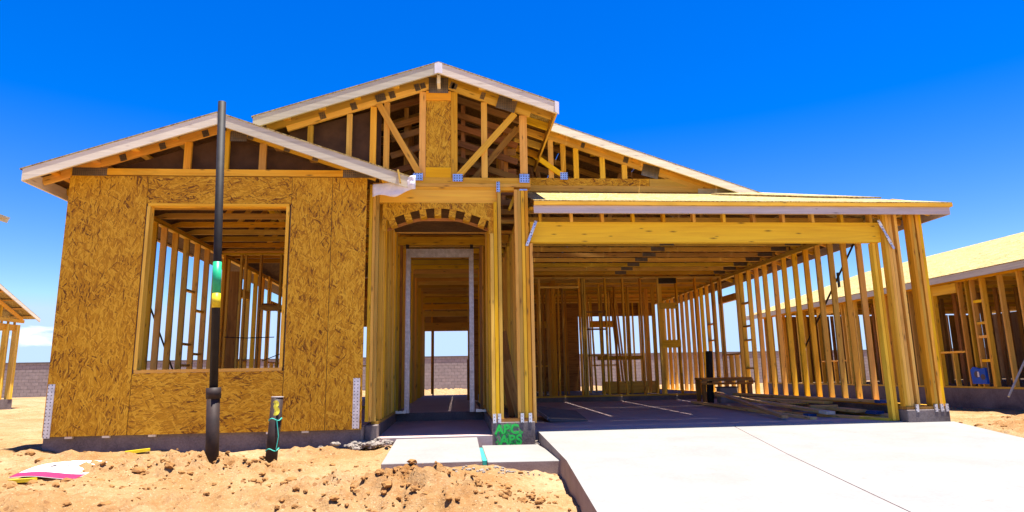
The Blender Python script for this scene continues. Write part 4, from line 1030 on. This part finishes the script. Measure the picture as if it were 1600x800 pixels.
for y in [22.2 - .5 * i for i in range(9)]: B().beam((-13.63, y, 2.64 + (22.44 - y) * .42 - .04), (-14.4, y, 2.64 + (22.44 - y) * .42 - .04), .08, .035, (0, 0, 1)).build('lookout', 'wood', W)
# nearer wing, its eave tip just reaches into view
B().slab([(-7.98, 12.0, 3.50), (-7.98, 5, 3.50), (-13, 5, 3.5 + 5 * .34), (-13, 12.0, 3.5 + 5 * .34)], .02).build('roof_deck', 'roofosb', W)
B().slab([(-7.99, 12.0, 3.48), (-13, 12.0, 3.48 + 5.01 * .34), (-13, 12.0, 3.36 + 5.01 * .34), (-8.02, 12.0, 3.40)], .03, (0, -1, 0)).build('fascia', 'fascia', W)
for y in (5, 6.5, 8, 9.5, 11, 11.9): B().box(-8.75, -8.66, y - .02, y + .02, .1, 3.2).build('stud', 'wood', W)
B().box(-8.76, -8.66, 5, 12, 3.2, 3.28).build('top_plate', 'wood', W)

# =================================================================== CAMERA
yaw, pitch, roll = map(math.radians, (5.0, 10.45, -1.03))
fw = V((math.sin(yaw) * math.cos(pitch), math.cos(yaw) * math.cos(pitch), math.sin(pitch)))
r0 = V((math.cos(yaw), -math.sin(yaw), 0)); u0 = r0.cross(fw)
rr = r0 * math.cos(roll) + u0 * math.sin(roll); uu = u0 * math.cos(roll) - r0 * math.sin(roll)
cd = bpy.data.cameras.new('camera'); cam = bpy.data.objects.new('camera', cd); C.objects.link(cam)
cam.matrix_world = Matrix(((rr.x, uu.x, -fw.x, 0), (rr.y, uu.y, -fw.y, 0), (rr.z, uu.z, -fw.z, .56), (0, 0, 0, 1)))
cd.sensor_width = 36; cd.lens = 1010 / 1600 * 36; cd.clip_end = 9000; cd.clip_start = .05
S.camera = cam

# =================================================================== LIGHT
sv = V((.15, -.08, 1)).normalized()
sd = bpy.data.lights.new('sun', 'SUN'); sd.energy = 5; sd.angle = math.radians(.53); sd.color = (1, .935, .83)
so = bpy.data.objects.new('sun', sd); C.objects.link(so); so.rotation_euler = sv.to_track_quat('Z', 'Y').to_euler()
w = bpy.data.worlds.new('World'); S.world = w; w.use_nodes = True
t = NT(w); bg = w.node_tree.nodes['Background']
sk = t.add('ShaderNodeTexSky', sky_type='NISHITA'); sk.sun_disc = False
sk.sun_elevation = math.asin(sv.z); sk.sun_rotation = math.atan2(sv.x, sv.y); sk.air_density = 1.0; sk.dust_density = .1; sk.ozone_density = 2.2; sk.altitude = 300
hs = t.add('ShaderNodeHueSaturation'); hs.inputs['Value'].default_value = 1.55; hs.inputs['Saturation'].default_value = 1.74; hs.inputs['Hue'].default_value = .526; ga = t.add('ShaderNodeGamma'); ga.inputs[1].default_value = .8; t.link(sk.outputs[0], ga.inputs[0]); t.link(ga.outputs[0], hs.inputs['Color'])
# a small low cloud bank
tc = t.add('ShaderNodeTexCoord').outputs['Generated']
sx = t.add('ShaderNodeSeparateXYZ'); t.link(tc, sx.inputs[0])
az = t.math('ARCTAN2', sx.outputs[0], sx.outputs[1])
cn = t.noise(t.map(tc, (9, 9, 30)), 2.2, 6, .6, .2)
band = t.math('MULTIPLY', t.math('SUBTRACT', 1.0, t.math('MULTIPLY', t.math('ABSOLUTE', t.math('SUBTRACT', sx.outputs[2], .056)), 38), clamp=True), t.math('SUBTRACT', 1.0, t.math('MULTIPLY', t.math('ABSOLUTE', t.math('ADD', az, .555)), 11), clamp=True))
cf = t.math('MULTIPLY', t.math('SUBTRACT', t.math('ADD', cn, t.math('MULTIPLY', band, .45)), .72, clamp=True), 4, clamp=True)
cf = t.math('MULTIPLY', cf, t.math('GREATER_THAN', band, 0.0))
sc = t.mix(1.0, hs.outputs[0], (3.0, 4.1, 6.0, 1), 'DARKEN')
t.link(t.mix(cf, sc, (6.5, 6.6, 6.9, 1)), bg.inputs['Color']); bg.inputs['Strength'].default_value = .07

S.render.engine = 'CYCLES'
S.cycles.max_bounces = 10; S.cycles.diffuse_bounces = 3; S.cycles.caustics_reflective = False; S.cycles.caustics_refractive = False
S.cycles.use_denoising = True
vs = S.view_settings; vs.view_transform = 'Standard'; vs.look = 'None'; vs.exposure = 1.55; vs.gamma = 1

print('STUDS', len([o for o in bpy.data.objects if o.name.split('.')[0]=='stud']), sum(1 for o in bpy.data.objects if o.name.startswith('stud') and (o.parent==H or (o.parent and o.parent.parent==H))))
